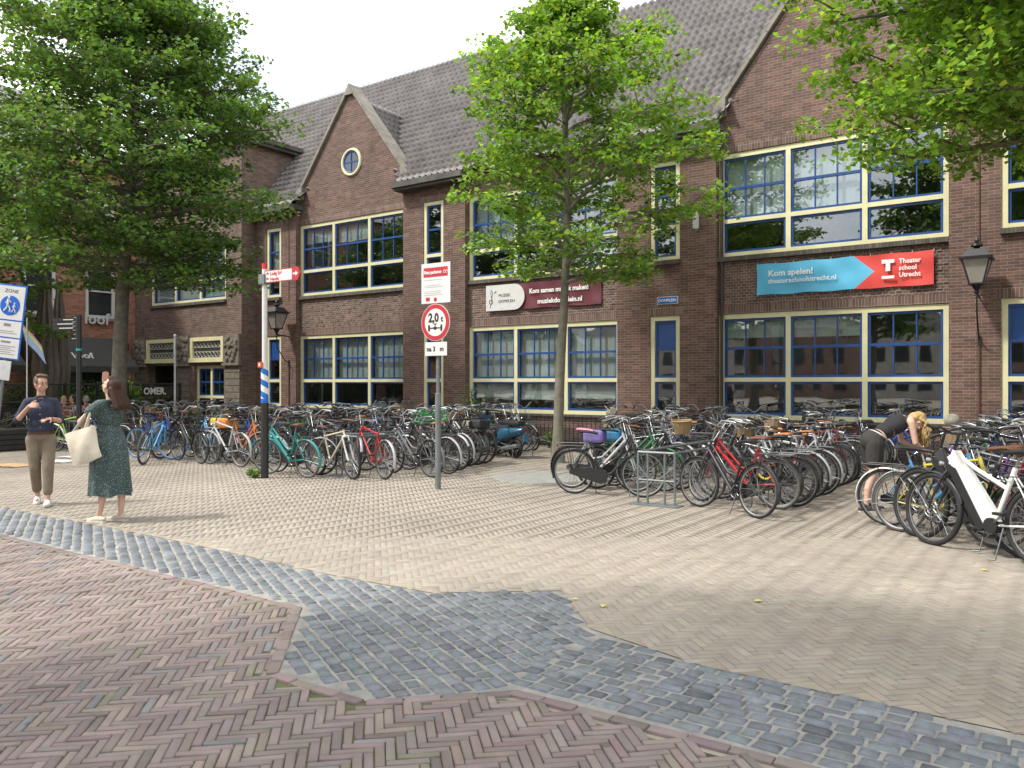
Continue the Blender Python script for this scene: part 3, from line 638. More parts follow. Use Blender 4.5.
# lanterns
GLP = mat('frosted_pane', (.3,.28,.25), .25, spec=.8)
def lantern(X, Y, zb, label, scale=1., br='up'):
    t = thing('wall_lantern', label, 'lantern', (X, YP, zb), 'wall lanterns')
    s = scale; b = MB(); zg = zb
    fr = MB(); lo, hi = .12*s, .235*s; h0, h1 = zg, zg+.46*s
    for sx, sy in ((-1,-1),(1,-1),(1,1),(-1,1)): fr.tube([(X+sx*lo,Y+sy*lo,h0),(X+sx*hi,Y+sy*hi,h1)], .016*s, 6)
    fr.box((X-lo-.02,Y-lo-.02,h0-.03),(X+lo+.02,Y+lo+.02,h0)); fr.build('frame', BLACK, t)
    gl = MB(); k = .97
    gl.add([(X-lo*k,Y-lo*k,h0),(X+lo*k,Y-lo*k,h0),(X+lo*k,Y+lo*k,h0),(X-lo*k,Y+lo*k,h0),(X-hi*k,Y-hi*k,h1),(X+hi*k,Y-hi*k,h1),(X+hi*k,Y+hi*k,h1),(X-hi*k,Y+hi*k,h1)], [(0,1,5,4),(1,2,6,5),(2,3,7,6),(3,0,4,7)])
    gl.build('glass', GLP, t)
    rf_ = MB(); a_, b_ = hi+.05*s, .12*s
    rf_.box((X-a_,Y-a_,h1),(X+a_,Y+a_,h1+.05*s)); rf_.add([(X-a_*.9,Y-a_*.9,h1+.05*s),(X+a_*.9,Y-a_*.9,h1+.05*s),(X+a_*.9,Y+a_*.9,h1+.05*s),(X-a_*.9,Y+a_*.9,h1+.05*s),(X-b_*1.3,Y-b_*1.3,h1+.2*s),(X+b_*1.3,Y-b_*1.3,h1+.2*s),(X+b_*1.3,Y+b_*1.3,h1+.2*s),(X-b_*1.3,Y+b_*1.3,h1+.2*s)], [(0,1,5,4),(1,2,6,5),(2,3,7,6),(3,0,4,7),(4,5,6,7)])
    rf_.lathe((X,Y,h1+.2*s), [(.07*s,0),(.05*s,.04*s),(.11*s,.07*s),(.1*s,.11*s),(.03*s,.14*s),(.045*s,.18*s),(.02*s,.22*s),(.005,.26*s)], 12); rf_.build('cap', BLACK, t, smooth=True)
    br_ = MB(); br_.lathe((X,Y,h0-.22*s), [(.02,0),(.05*s,.04),(.035*s,.08),(.08*s,.15*s),(.1*s,.19*s)], 12)
    br_.tube([(X,Y,h0-.2*s),(X,YP,h0-.24*s)], .02*s, 8); br_.tube([(X,Y,h0-.24*s),(X,Y+.02,h0-.6*s),(X,YP-.2,h0-1.0*s),(X,YP,h0-1.1*s)], .016*s, 8); br_.tube([(X-.18*s,Y,h0-.24*s),(X+.18*s,Y,h0-.24*s)], .013*s, 6)
    br_.lathe((X,YP-.02,h0-1.2*s),[(.03,0),(.03,.2*s)],8); br_.build('bracket', BLACK, t, smooth=True)
    c = MB(); c.tube([(X,YP-.02,.5),(X,YP-.02,h0-1.2*s)], .02, 6); c.tube([(X,YP-.02,h0+.9*s),(X,YP-.02,7.6)], .01, 5); c.build('conduit', mat('rust_pipe', (.09,.035,.025), .7), t)
    return t
lantern(-1.76, YP-.5, 3.68, 'black lantern on the right brick pier above the bending woman', 1.0)
lantern(-22.95, YP-.55, 3.62, 'black lantern behind the white and blue post, between left windows', 1.1)
# iron railing and ball topped pillars in front of the wall
def railing(x0, x1, y, h, label):
    t = thing('iron_railing', label, 'railing', ((x0+x1)/2, y, 0), 'iron railings in front of the school')
    r_ = MB(); [r_.box((x0,y-.015,z),(x1,y+.015,z+.03)) for z in (.12, h-.12)]; r_.build('rail', BLACK, t)
    b_ = MB(); n_ = int((x1-x0)/.13)
    for i in range(n_+1): x = x0+(x1-x0)*i/n_; b_.tube([(x,y,.02),(x,y,h+ (.05 if i%2 else 0))], [.009,.009], 5)
    b_.build('bars', BLACK, t)
YR = YP-.42
def ball_pillar(x, label):
    t = thing('ball_pillar', label, 'pillar', (x, YR, 0), 'pillars topped with stone balls')
    p = MB(); p.bbox((x-.16,YR-.16,0),(x+.16,YR+.16,.74), .01); p.bbox((x-.2,YR-.2,.74),(x+.2,YR+.2,.83), .01); p.build('pillar', STONE, t)
    b = MB(); b.ell((x,YR,.965), (.148,.148,.14), 24, 16); b.build('ball', mat('ball_stone', (.27,.255,.2), .9, var=.3, scale=8, bump=.4), t, smooth=True)
for x, q in ((-9.89,'stone ball on a pillar in front of the wall right of the tree trunk'), (-2.2,'stone ball on a pillar just right of the bending woman'), (-17.4,'stone ball on a pillar left of the round traffic sign')): ball_pillar(x, q)
railing(-22.3,-17.6,YR,.82,'black iron railing under the left windows'); railing(-17.2,-10.1,YR,.82,'black iron railing beside the young tree'); railing(-9.69,-2.4,YR,.82,'black iron railing under the right windows'); railing(-2.0,4,YR,.82,'black iron railing below the right lantern')
# ------------------------------------------------------------------ cafe building closing the square on the left
CX = -31.95
CF = thing('cafe_building', 'red brick cafe building behind the large left tree with white window frames', 'building', (CX, 10, 0))
wins = [(y, y+1.15, z, z+2.1) for y in (2.2,4.6,7.0,9.4,11.6,13.9,16.2) for z in (4.3,)]+[(y, y+1.15, 7.6, 9.3) for y in (2.2,4.6,7.0,9.4,11.6,13.9,16.2)]+[(2,5.2,.5,2.9),(6,9.2,.5,2.9),(10.2,13.2,.3,2.9),(14.2,17.2,.3,2.9)]
cw = MB()
ys = sorted({0., 18.05, *[w[0] for w in wins], *[w[1] for w in wins]}); zs = sorted({0., 10.5, *[w[2] for w in wins], *[w[3] for w in wins]})
for i in range(len(ys)-1):
    for j in range(len(zs)-1):
        cy, cz = (ys[i]+ys[i+1])/2, (zs[j]+zs[j+1])/2
        if not any(w[0] < cy < w[1] and w[2] < cz < w[3] for w in wins): cw.box((CX-.3, ys[i], zs[j]), (CX, ys[i+1], zs[j+1]))
cw.box((CX-.3,18.05,0),(CX+.12,18.6,10.5)); cw.box((CX-9,0,0),(CX-8.7,18,10.5)); cw.box((CX-8.7,0,0),(CX-.3,.3,10.5)); cw.box((CX-8.7,.3,3.4),(CX-.3,18,3.6)); cw.box((CX-8.7,.3,10.2),(CX-.3,18,10.4))
cw.build('wall', REDB, CF)
for (a, b, c, d) in wins:
    f = MB(); k = .1
    f.box((CX-.1,a,c),(CX+.03,a+k,d)); f.box((CX-.1,b-k,c),(CX+.03,b,d)); f.box((CX-.1,a+k,c),(CX+.029,b-k,c+k)); f.box((CX-.1,a+k,d-k),(CX+.029,b-k,d)); f.box((CX-.08,a+k,(c+d)/2-.03),(CX+.02,b-k,(c+d)/2+.03))
    if b-a > 2: [f.box((CX-.08,a+(b-a)*q-.03,c+k),(CX+.021,a+(b-a)*q+.03,d-k)) for q in (.33,.66)]
    w = f.build('window', WHITE if c > 3 else BLACK, CF); p = MB(); p.box((CX-.06,a+k,c+k),(CX-.05,b-k,d-k)); p.build('pane', mat('cafe_pane', (.03,.035,.035), .12, spec=.35), w)
    if c > 3: s = MB(); s.box((CX-.02,a-.06,c-.12),(CX+.12,b+.06,c-.003)); s.build('sill', STONE, w)
ro = MB(); ro.prism([(CX+.35,10.5),(CX-9.2,10.5),(CX-4.5,14.)], -.2, 18.1, 'xz'); o = ro.build('roof', TILE, CF)
fa = MB(); fa.box((CX-.3,0.1,3.05),(CX+.12,17.9,3.3)); fa.build('fascia', mat('dark_fascia', (.03,.028,.026), .6), CF)
AWN = mat('awning_cloth', (.055,.055,.052), .85, var=.1)
for (a, b, tx) in ((9.9,13.3,'loof'), (13.8,17.4,'loof'), (4.5,9.2,'loof')):
    s = MB(); s.add([(CX+.13,a,3.5),(CX+.13,b,3.5),(CX+1.7,b,2.35),(CX+1.7,a,2.35),(CX+1.7,b,2.12),(CX+1.7,a,2.12),(CX+.13,a,3.44),(CX+.13,b,3.44)], [(0,1,2,3),(3,2,4,5)]); s.add([(CX+.13,a,3.5),(CX+1.7,a,2.35),(CX+1.7,a,2.12),(CX+.13,a,2.6)], [(0,1,2,3)]); s.add([(CX+.13,b,3.5),(CX+1.7,b,2.35),(CX+1.7,b,2.12),(CX+.13,b,2.6)], [(0,1,2,3)])
    aw = s.build('awning', AWN, CF)
    n_ = Vector((1.15,0,1.57)).normalized()
    text_mb(tx, .5, frameM((CX+1.3+.012,(a+b)/2-.5,2.66), (0,1,0), (-1.57,0,1.15)), bold=.01).build('lettering', WHITE, aw)
text_mb('loof', .62, frameM((CX+.1, 16.1, 4.05), (0,1,0)), ext=.03, bold=.01).build('lettering', WHITE, CF)
text_mb('loof', .6, frameM((CX+.1, 9.7, 3.9), (0,1,0)), ext=.03, bold=.01).build('lettering', WHITE, CF)

# ------------------------------------------------------------------ houses across the square, behind the photographer (they show in the window panes)
HB = [brick_mat('house_brick', (.2,.11,.08), (.14,.08,.06), (.25,.22,.18)), brick_mat('house_brick_pale', (.4,.36,.3), (.34,.3,.26), (.4,.38,.34))]
hx = -100
for i in range(15):
    w_ = (11,9,12,10,11,12,14)[i%7]; h_ = (7.5,8.8,8,7,8.6,7.4,8.2)[i%7]; q = '%s house across the square, %s from the west end, behind the photographer' % (('brown brick','pale')[i%2], ('first','second','third','fourth','fifth','sixth','seventh','eighth','ninth','tenth','eleventh','twelfth','thirteenth','fourteenth','fifteenth')[i])
    t = thing('town_house', q, 'house', (hx+w_/2, -62, 0), 'houses across the square'); m = MB(); m.box((hx,-70,0),(hx+w_-.02,-62,h_)); m.build('wall', HB[i%2], t)
    m = MB(); m.prism([(hx-.1,h_),(hx+w_+.05,h_),(hx+w_/2,h_+3)], -70.2, -61.8); m.build('roof', TILE, t)
    for r_ in range(3):
        for k in range(int(w_/2.4)):
            x = hx+1+k*2.4; z = .9+r_*3.1
            if z+2 > h_: continue
            f = MB(); f.box((x-.06,-62.0,z-.06),(x+1.26,-61.95,z+1.96)); wn = f.build('window', DSTONE, t); f = MB(); f.box((x+.05,-61.95,z+.05),(x+1.15,-61.94,z+1.85)); f.build('pane', MATS['cafe_pane'], wn)
    hx += w_
# ------------------------------------------------------------------ trees and plants
LEAF = leaf_mat('lime_leaf'); BARK = mat('bark', (.11,.098,.075), .9, var=.35, scale=7, bump=1., bscale=22); BARKY = mat('young_bark', (.16,.15,.11), .85, var=.25, scale=9, bump=.5, bscale=30)
def leaves(name, centres, radii, per, size, base, parent, droop=.35, flat=.45, var=.22, pale=.12):
    """small folded leaves gathered in layered sprays round each centre"""
    C = np.repeat(centres, per, 0); n = len(C); r = np.repeat(radii, per)
    d = rng.normal(0, 1, (n,3)); d /= np.linalg.norm(d, axis=1)[:,None]; d *= (rng.random(n)**.45)[:,None]
    P = C+d*r[:,None]*np.array([1,1,flat]); P[:,2] -= (d[:,0]**2+d[:,1]**2)*r*droop*.6
    a = rng.random(n)*2*math.pi; nx = rng.normal(0,.65,n); ny = rng.normal(0,.65,n)
    N = np.stack([nx, ny, np.ones(n)], 1); N /= np.linalg.norm(N, axis=1)[:,None]
    T = np.stack([np.cos(a), np.sin(a), -droop*1.5*rng.random(n)], 1); T -= N*(T*N).sum(1)[:,None]; T /= np.linalg.norm(T, axis=1)[:,None]
    B = np.cross(N, T); s = size*(.65+.7*rng.random(n))[:,None]
    base_ = P; tip = P+T*s; ml = P+T*s*.42+B*s*.46+N*s*.14; mr_ = P+T*s*.42-B*s*.46+N*s*.14; 
    V = np.stack([base_, ml, tip, mr_], 1).reshape(-1,3); k = np.arange(n)*4
    Fc = np.concatenate([np.stack([k, k+2, k+1], 1), np.stack([k, k+3, k+2], 1)])
    cl = np.repeat(rng.normal(0, .16, len(centres)), per)
    c = np.array(base)[None]*(1+cl[:,None]+rng.normal(0, var, (n,1)))*(1+rng.normal(0, .06, (n,3)))
    y = rng.random(n) < pale; c[y] = c[y]*np.array([1.7,1.35,1.1]); c = np.clip(c, .006, .6); c = np.concatenate([c, c])
    return np_mesh(name, V, Fc, LEAF, parent, cols=c)
def tree(name, label, X, Y, tr, htrunk, top, prof, nl, nb, base, leaf, per, crad, lean=(0,0), group=None, bark=None, seed=1, asym=None, up=(-.1,.6), nocol=False, cflat=.45, loc_crown=None):
    """prof(t): crown radius for t in 0..1 between htrunk and top"""
    rr = random.Random(seed); t = thing(name, label, 'tree', (X, Y, 0), group)
    mb = MB(); H_ = top; pts = []; rad = []
    for i in range(15):
        u = i/14; pts.append((X+lean[0]*u+.08*math.sin(u*7+seed), Y+lean[1]*u+.08*math.cos(u*6+seed), H_*.97*u)); rad.append(tr*((1-u)**.75*.95+.03)*(1.35 if i == 0 else 1.))
    mb.tube(pts, rad, 12); mb.build('trunk', bark or BARK, t, smooth=True)
    lm = MB(); cen, crd = [], []
    def pt(u): 
        k = min(13, int(u*14)); f_ = u*14-k; a, b = Vector(pts[k]), Vector(pts[k+1]); return a.lerp(b, f_)
    for i in range(nl):
        u = (i+.5)/nl; az = i*2.39996+rr.random()*.7; hz = htrunk+(top-htrunk)*(u**.85)*.93; st = pt(min(.97, hz/H_/.97*.92)); R_ = prof(u)*(.72+.4*rr.random())
        if asym: R_ *= asym(az)
        drp = up[0]+(up[1]-up[0])*u+.12*rr.random(); L = R_; P0 = st; pp = [P0]; dirv = Vector((math.cos(az), math.sin(az), 0))
        for s in range(1, 6):
            q = s/5; pp.append(P0+dirv*L*q+Vector((rr.uniform(-.06,.06)*L*q, rr.uniform(-.06,.06)*L*q, L*drp*(q-.55*q*q)*1.6)))
        r0 = tr*.38*(1-u*.6)
        lm.tube(pp, [r0*(1-.85*s/5)+.006 for s in range(6)], 6)
        for j in range(nb):
            q = .12+.88*(j+rr.random())/nb; k = min(4, int(q*5)); bp = pp[k].lerp(pp[k+1], q*5-k); sgn = 1 if j % 2 else -1
            a2 = az+sgn*(.5+rr.random()*.8); l2 = L*(.28+.25*rr.random())*(1.15-q*.6)+.12
            ep = bp+Vector((math.cos(a2)*l2, math.sin(a2)*l2, l2*(rr.random()*.55-.12))); mp = bp.lerp(ep,.5)+Vector((0,0,l2*.08))
            lm.tube([bp, mp, ep], [r0*.35*(1-q*.6)+.006, r0*.2*(1-q*.5)+.005, .004], 5)
            for w in (.45, .8, 1.02):
                c = bp.lerp(ep, w); cen.append(c+Vector((rr.gauss(0,.08),rr.gauss(0,.08),rr.gauss(0,.06)))); crd.append(crad*(.65+.6*rr.random()))
        for k_ in range(2, 6): cen.append(pp[k_]+Vector((0,0,-crad*.1))); crd.append(crad*.95)
    cen.append(Vector(pts[-1])); crd.append(crad)
    lm.build('limbs', bark or BARK, t, smooth=True)
    leaves('crown', np.array([tuple(c) for c in cen]), np.array(crd), per, leaf, base, t, flat=cflat)
    return t
def taper(R_, lo=.6, hi=.22, pk=.36):
    def f(u):
        return R_*(lo+(1-lo)*math.sin(math.pi/2*min(1,u/pk)) if u < pk else hi+(1-hi)*math.cos(math.pi/2*((u-pk)/(1-pk)))**1.25)
    return f
def egg(a, R_):
    return lambda u: R_*(math.sin(math.pi*min(1,(u*.86+.14))**a)**.7)
X, Y = -9.25, 14.9
tree('lime_tree', 'young lime tree with a thin trunk in front of the middle windows', X, Y, .12, 4.1, 11.2, taper(2.7, .72, .08, .3), 50, 9, (.14,.26,.05), .1, 21, .29, lean=(.05,0), bark=BARKY, seed=4, up=(.06,.8), asym=lambda az: 1+.16*math.cos(az-.5))
tree('lime_tree', 'large dense lime tree with a thick trunk on the left', -20.3, 11.2, .21, 4.6, 13.8, taper(3.85, .85, .16, .28), 84, 12, (.09,.175,.05), .115, 22, .4, lean=(.35,.15), seed=9, up=(-.1,.6), asym=lambda az: 1-.08*math.cos(az-3.76)-.16*math.cos(az-.6))
tree('lime_tree', 'second lime tree at the far left edge, partly behind the large one', -27.2, 9.2, .22, 3.4, 10.0, taper(3.6, .8, .3, .32), 56, 10, (.09,.17,.05), .125, 22, .44, seed=14, up=(-.2,.6))
tree('lime_tree', 'bright leafy tree whose crown hangs in at the upper right', 1.2, 12.1, .2, 5.15, 11.8, taper(3.65, .95, .35, .3), 130, 14, (.15,.28,.045), .09, 40, .36, seed=21, up=(-.1,.5), asym=lambda az: 1+.1*math.cos(az-2.6))
# trees of the square behind the photographer: they shade the ground and stand in the window reflections
for (x, y, s, q) in ((-4.6,-1.8,31,'tall tree beside the photographer, left'), (9.5,-5.5,32,'broad tree behind the photographer, right'), (-16,-9,33,'tree far behind the photographer, left'), (2.5,-16,34,'tree behind the photographer in the middle of the square'),(-13,-27,35,'tree in front of the houses behind the photographer'),(-24,-22,36,'tree behind the photographer toward the south west'),(-45,-30,37,'far tree behind the photographer, west')):
    tree('lime_tree', q, x, y, .3, 5.2, 12.5, egg(.6, 3.9), 34, 9, (.05,.11,.02), .24, 12, .6, seed=s, up=(.1,.6), group='trees behind the photographer')
# shrubs, weeds and terrace plants
def shrub(name, label, X, Y, z0, h, r, base, leaf=.07, n=26, per=26, seed=0, pot=None, cat='shrub'):
    rr = random.Random(seed); t = thing(name, label, cat, (X, Y, 0)); st = MB(); cen = []; cr = []
    for i in range(n):
        a = rr.random()*6.283; e = rr.random()**.6; tip = Vector((X+math.cos(a)*r*e, Y+math.sin(a)*r*e, z0+h*(1-.45*e*rr.random())*(.55+.45*rr.random())))
        st.tube([(X+rr.uniform(-.04,.04), Y+rr.uniform(-.04,.04), z0), ((X+tip.x)/2, (Y+tip.y)/2, z0+(tip.z-z0)*.6), tip], [.009,.006,.003], 4)
        for w in (.55,.8,1.): cen.append((X+(tip.x-X)*w, Y+(tip.y-Y)*w, z0+(tip.z-z0)*w)); cr.append(r*.3)
    st.build('stems', BARK, t); leaves('foliage', np.array(cen), np.array(cr), max(2, per//3), leaf, base, t, flat=.8)
    if pot: p = MB(); p.lathe((X,Y,z0-pot), [(.14,0),(.2,pot),(.22,pot),(.22,pot+.02),(.17,pot+.01)], 16); p.build('pot', mat('terracotta', (.25,.1,.06), .8), t, smooth=True)
    return t
shrub('wall_shrub', 'tall leafy shrub against the wall behind the scooter', -14.0, YR-.35, 0, 1.75, .5, (.08,.17,.03), n=18, per=24, seed=3)
shrub('weed_clump', 'low green weeds at the foot of the wall beside the young tree', -11.6, YR-.3, 0, .45, .3, (.09,.16,.03), n=10, per=15, seed=4, cat='weed')
shrub('weed_clump', 'small green weed tuft at the base of the striped post', -12.35, 9.3, 0, .16, .14, (.1,.18,.04), leaf=.05, n=14, per=15, seed=5, cat='weed')
shrub('potted_plant', 'bright lime green plant in a pot behind the terrace railing', -29.3, 16.6, .5, 1.55, .5, (.26,.4,.05), n=20, per=30, seed=6, pot=.5, cat='plant')
shrub('potted_plant', 'dark green fern on the terrace near the school entrance', -28.0, 16.9, .6, 1.0, .55, (.05,.12,.025), n=26, per=30, seed=7, pot=.6, cat='plant')
for i, (px, z, q) in enumerate(((8,24,'grey green olive shrub under the tilted zone sign'), (22,25.5,'second grey green shrub right of the one under the zone sign'), (68,26,'leafy terrace plant behind the walking man'), (96,27,'green terrace plant left of the large trunk'), (133,28,'green terrace plant right of the large trunk'))):
    l = (px-CXP)/F*z; X = .8157*l-.5786*z; Y = .5786*l+.8157*z
    shrub('potted_plant', q, X, Y, .5, 1.5-.1*(i%3), .55, (.07,.11,.055) if i < 2 else (.055,.13,.03), n=26, per=30, seed=11+i, pot=.5, cat='plant')
# ------------------------------------------------------------------ bicycles
def at_z(px, z): l = (px-CXP)/F*z; return (.8157*l-.5786*z, .5786*l+.8157*z)
PNT = {k: mat('bike_'+k, c, .3, var=.08, coat=.4) for k, c in dict(black=(.014,.014,.016), grey=(.16,.165,.17), silver=(.45,.46,.47), white=(.7,.7,.68), teal=(.02,.28,.27), red=(.45,.015,.02), blue=(.015,.07,.35), sky=(.09,.35,.62), green=(.03,.16,.06), navy=(.015,.025,.07), cream=(.55,.5,.36), yellow=(.5,.42,.04), orange=(.65,.18,.02), pink=(.6,.12,.25), brown=(.12,.05,.025), lime=(.3,.55,.05), purple=(.16,.05,.25), darkred=(.17,.012,.015)).items()}
SAD = {k: mat('saddle_'+k, c, .55, var=.1) for k, c in dict(black=(.015,.015,.015), tan=(.42,.16,.05), brown=(.14,.06,.03), white=(.6,.6,.58), pink=(.7,.25,.35)).items()}
TYR = {'black': RUBBER, 'grey': mat('worn_tyre', (.075,.07,.062), .85, var=.3), 'cream': mat('cream_tyre', (.45,.4,.3), .8), 'blue': mat('blue_tyre', (.03,.2,.5), .7)}
CHROME = mat('chrome', (.33,.34,.35), .42, 1., var=.15); DMET = mat('dark_hub', (.07,.07,.075), .4, .6)
HL = mat('lamp_lens', (.28,.29,.3), .12, .6, spec=1.); RL = mat('rear_reflector', (.22,.008,.012), .25, spec=.6); RIM = mat('rim_alloy', (.3,.3,.3), .4, .8, var=.25)
WICK = mat('wicker', (.25,.15,.07), .8, var=.4, scale=30); 
RH, FH, WR = Vector((-.54,0,.345)), Vector((.56,0,.345)), .345
def wheel_mb(c):
    m = MB(); m.torus(c, .308, .013, 30, 5, 'y'); m.m = 1
    for i in range(22):
        a = i*2*math.pi/22; s = .022*(1 if i%2 else -1); M = None
        m.tube([(c.x+.03*math.cos(a+.8*(1 if i%4<2 else -1)), s, c.z+.03*math.sin(a+.8*(1 if i%4<2 else -1))), (c.x+.3*math.cos(a), 0, c.z+.3*math.sin(a))], .0018, 3, close=False)
    m.m = 0; m.tube([(c.x,-.05,c.z),(c.x,.05,c.z)], .02, 8); m.tube([(c.x,-.07,c.z),(c.x,.07,c.z)], .008, 6)
    return m
def tyre_mb(c, r=.019):
    m = MB(); m.torus(c, .326, r, 34, 8, 'y'); return m
def part(b, name, mb, m, parent=None, **k):
    o = mb.build(name, m, parent or b, link=False, **k); PARTS.append(o); return o
PROTO = {}
def make_bike(kind):
    """kinds: city (step-through), classic (diamond), mtb, ebike"""
    global PARTS; PARTS = []
    b = bpy.data.objects.new('bicycle', None); WL[b.name] = Vector((0,0,0)); WL['bicycle'] = Vector((0,0,0)); PARTS.append(b)
    dia = kind in ('classic','mtb'); BB = Vector((-.09,0,.29)); HT = Vector((.345,0,.93)); HB = Vector((.395,0,.79 if kind != 'ebike' else .74)); SC = Vector((-.26,0,.79)); 
    if kind == 'mtb': HT = Vector((.35,0,.88)); SC = Vector((-.24,0,.74))
    S_ = []  # steering parts
    f = MB(); tr = .017 if kind != 'ebike' else .024
    f.tube([HT, HB], .021, 8); f.tube([BB, SC+(SC-BB)*.06], tr*.95, 8)
    if kind == 'ebike':
        f.prism([(.40,.86),(.30,.93),(-.10,.42),(-.16,.30),(.02,.24)], -.028, .028); f.tube([HT+Vector((0,0,-.02)), (.1,0,.77), (-.2,0,.63)], .021, 8)
    elif dia: f.tube([HB, BB], .02, 8); f.tube([HT+Vector((.01,0,-.03)), SC], tr, 8)
    elif kind == 'omafiets':
        f.tube([HB+Vector((-.0,0,.04)), (.24,0,.52), (.06,0,.34), BB], .018, 8); f.tube([HT, (.2,0,.62), (-.02,0,.47), (-.17,0,.5)], .015, 8)
    else: f.tube([HB+Vector((0,0,.02)), BB], .027, 8); f.tube([HT+Vector((0,0,-.05)), (.0,0,.53), (-.17,0,.5)], .015, 8)
    for s in (-1,1):
        f.tube([BB+Vector((0,s*.03,0)), RH+Vector((0,s*.06,0))], .009, 6); f.tube([SC+Vector((0,s*.015,-.03)), RH+Vector((0,s*.06,0))], .007, 6)
    f.tube([BB+Vector((0,-.035,0)), BB+Vector((0,.035,0))], .024, 8)
    part(b, 'frame', f, PNT['black'], smooth=True)
    fk = MB(); ax = (HT-HB).normalized(); 
    if kind == 'mtb':
        for s in (-1,1): fk.tube([HB+Vector((.01,s*.055,-.03)), HB+Vector((.06,s*.055,-.2)), FH+Vector((-.02,s*.055,.02)), FH+Vector((0,s*.055,0))], [.016,.018,.021,.012], 8)
        fk.tube([HB+Vector((.01,-.06,-.03)), HB+Vector((.01,.06,-.03))], .02, 8)
    else:
        for s in (-1,1): fk.tube([HB+Vector((.0,s*.02,-.01)), HB+Vector((.02,s*.05,-.06)), FH+Vector((-.04,s*.055,.12)), FH+Vector((0,s*.055,0))], [.014,.014,.011,.008], 7)
    fk.tube([HB, HB-ax*.03], .024, 8)
    S_.append(part(b, 'fork', fk, PNT['black'], smooth=True))
    tr_ = .019 if kind not in ('mtb','ebike') else .027
    fw = part(b, 'wheel', wheel_mb(FH), [RIM, STEEL], smooth=True); S_.append(fw); part(b, 'tyre', tyre_mb(FH, tr_), RUBBER, fw, smooth=True)
    rw = part(b, 'wheel', wheel_mb(RH), [RIM, STEEL], smooth=True); part(b, 'tyre', tyre_mb(RH, tr_), RUBBER, rw, smooth=True)
    # bars
    h = MB(); st = HT+ax*.15 if not dia else HT+ax*.09
    h.tube([HT, st], .012, 8)
    if kind in ('mtb',): h.tube([st, st+Vector((.07,0,.02))], .014, 8); pts = [st+Vector((.05,-.32,.03)), st+Vector((.08,-.1,.03)), st+Vector((.08,.1,.03)), st+Vector((.05,.32,.03))]
    elif kind == 'classic': pts = [st+Vector((-.16,-.27,.02)), st+Vector((-.03,-.26,.03)), st+Vector((.07,-.12,.02)), st+Vector((.06,0,.0)), st+Vector((.07,.12,.02)), st+Vector((-.03,.26,.03)), st+Vector((-.16,.27,.02))]
    elif kind == 'ebike': pts = [st+Vector((-.09,-.31,.06)), st+Vector((.0,-.22,.06)), st+Vector((.03,-.05,.01)), st+Vector((.03,.05,.01)), st+Vector((.0,.22,.06)), st+Vector((-.09,.31,.06))]
    else: pts = [st+Vector((-.26,-.25,.06)), st+Vector((-.1,-.27,.12)), st+Vector((.03,-.17,.13)), st+Vector((.04,-.03,.02)), st+Vector((.04,.03,.02)), st+Vector((.03,.17,.13)), st+Vector((-.1,.27,.12)), st+Vector((-.26,.25,.06))]
    h.tube(pts, .011, 8)
    for s, e in ((-1,0),(1,-1)):
        q = Vector(pts[e]); d = (Vector(pts[1 if e == 0 else -2])-q).normalized(); h.tube([q+d*.14+Vector((.02,0,-.01)), q+d*.1+Vector((.045,0,-.03)), q+d*.0+Vector((.05,s*-.01,-.04))], .005, 5)
        h.tube([q+d*.15, q+d*.15+Vector((.1,-s*.08,-.02)), HB+Vector((.03,0,.02))], .003, 4)
    hb = part(b, 'handlebar', h, CHROME, smooth=True); S_.append(hb)
    for e in (0,-1):
        q = Vector(pts[e]); d = (Vector(pts[1 if e == 0 else -2])-q).normalized(); g = MB(); g.tube([q-d*.01, q+d*.05, q+d*.12], [.016,.018,.016], 8); part(b, 'grip', g, BLACK, hb, smooth=True)
    # saddle
    sp = SC+(SC-BB).normalized()*.13; s = MB(); s.tube([SC, sp], .012, 8); s.m = 1
    w = .1 if not dia else .075; top = sp+Vector((0,0,.035))
    rows = [(-.13,w*.75,.012),(-.11,w,.02),(-.05,w*.92,.02),(.02,w*.5,.012),(.09,.022,.006),(.145,.014,-.006)]
    V, Fc = [], []; nsg = 8
    for (x, ww, z) in rows:
        for k in range(nsg): a = 2*math.pi*k/nsg; V.append((top.x+x, ww*math.cos(a), top.z+z+.022*math.sin(a)))
    for i in range(len(rows)-1):
        for k in range(nsg): a0 = i*nsg+k; b0 = i*nsg+(k+1)%nsg; Fc.append((a0,b0,b0+nsg,a0+nsg))
    Fc += [tuple(range(nsg)), tuple(range((len(rows)-1)*nsg, len(rows)*nsg))]; s.add(V, Fc)
    part(b, 'saddle', s, [CHROME, SAD['black']], smooth=True)
    # crank
    c = MB(); c.torus(BB+Vector((0,-.045,0)), .085, .005, 20, 4, 'y'); 
    for k in range(5): a = k*1.2566; c.tube([BB+Vector((0,-.045,0)), BB+Vector((.085*math.cos(a),-.045,.085*math.sin(a)))], .005, 4)
    d = Vector((.12,0,-.12)); c.tube([BB+Vector((0,-.055,0)), BB+Vector((0,-.065,0))+d], .008, 6); c.tube([BB+Vector((0,.05,0)), BB+Vector((0,.06,0))-d], .008, 6)
    ck = part(b, 'crank', c, CHROME, smooth=True)
    for sg in (-1,1):
        p = MB(); q = BB+d*(-sg)+Vector((0,sg*.1,0)); p.box(q+Vector((-.045,-.04,-.012)), q+Vector((.045,.04,.012))); part(b, 'pedal', p, BLACK, ck)
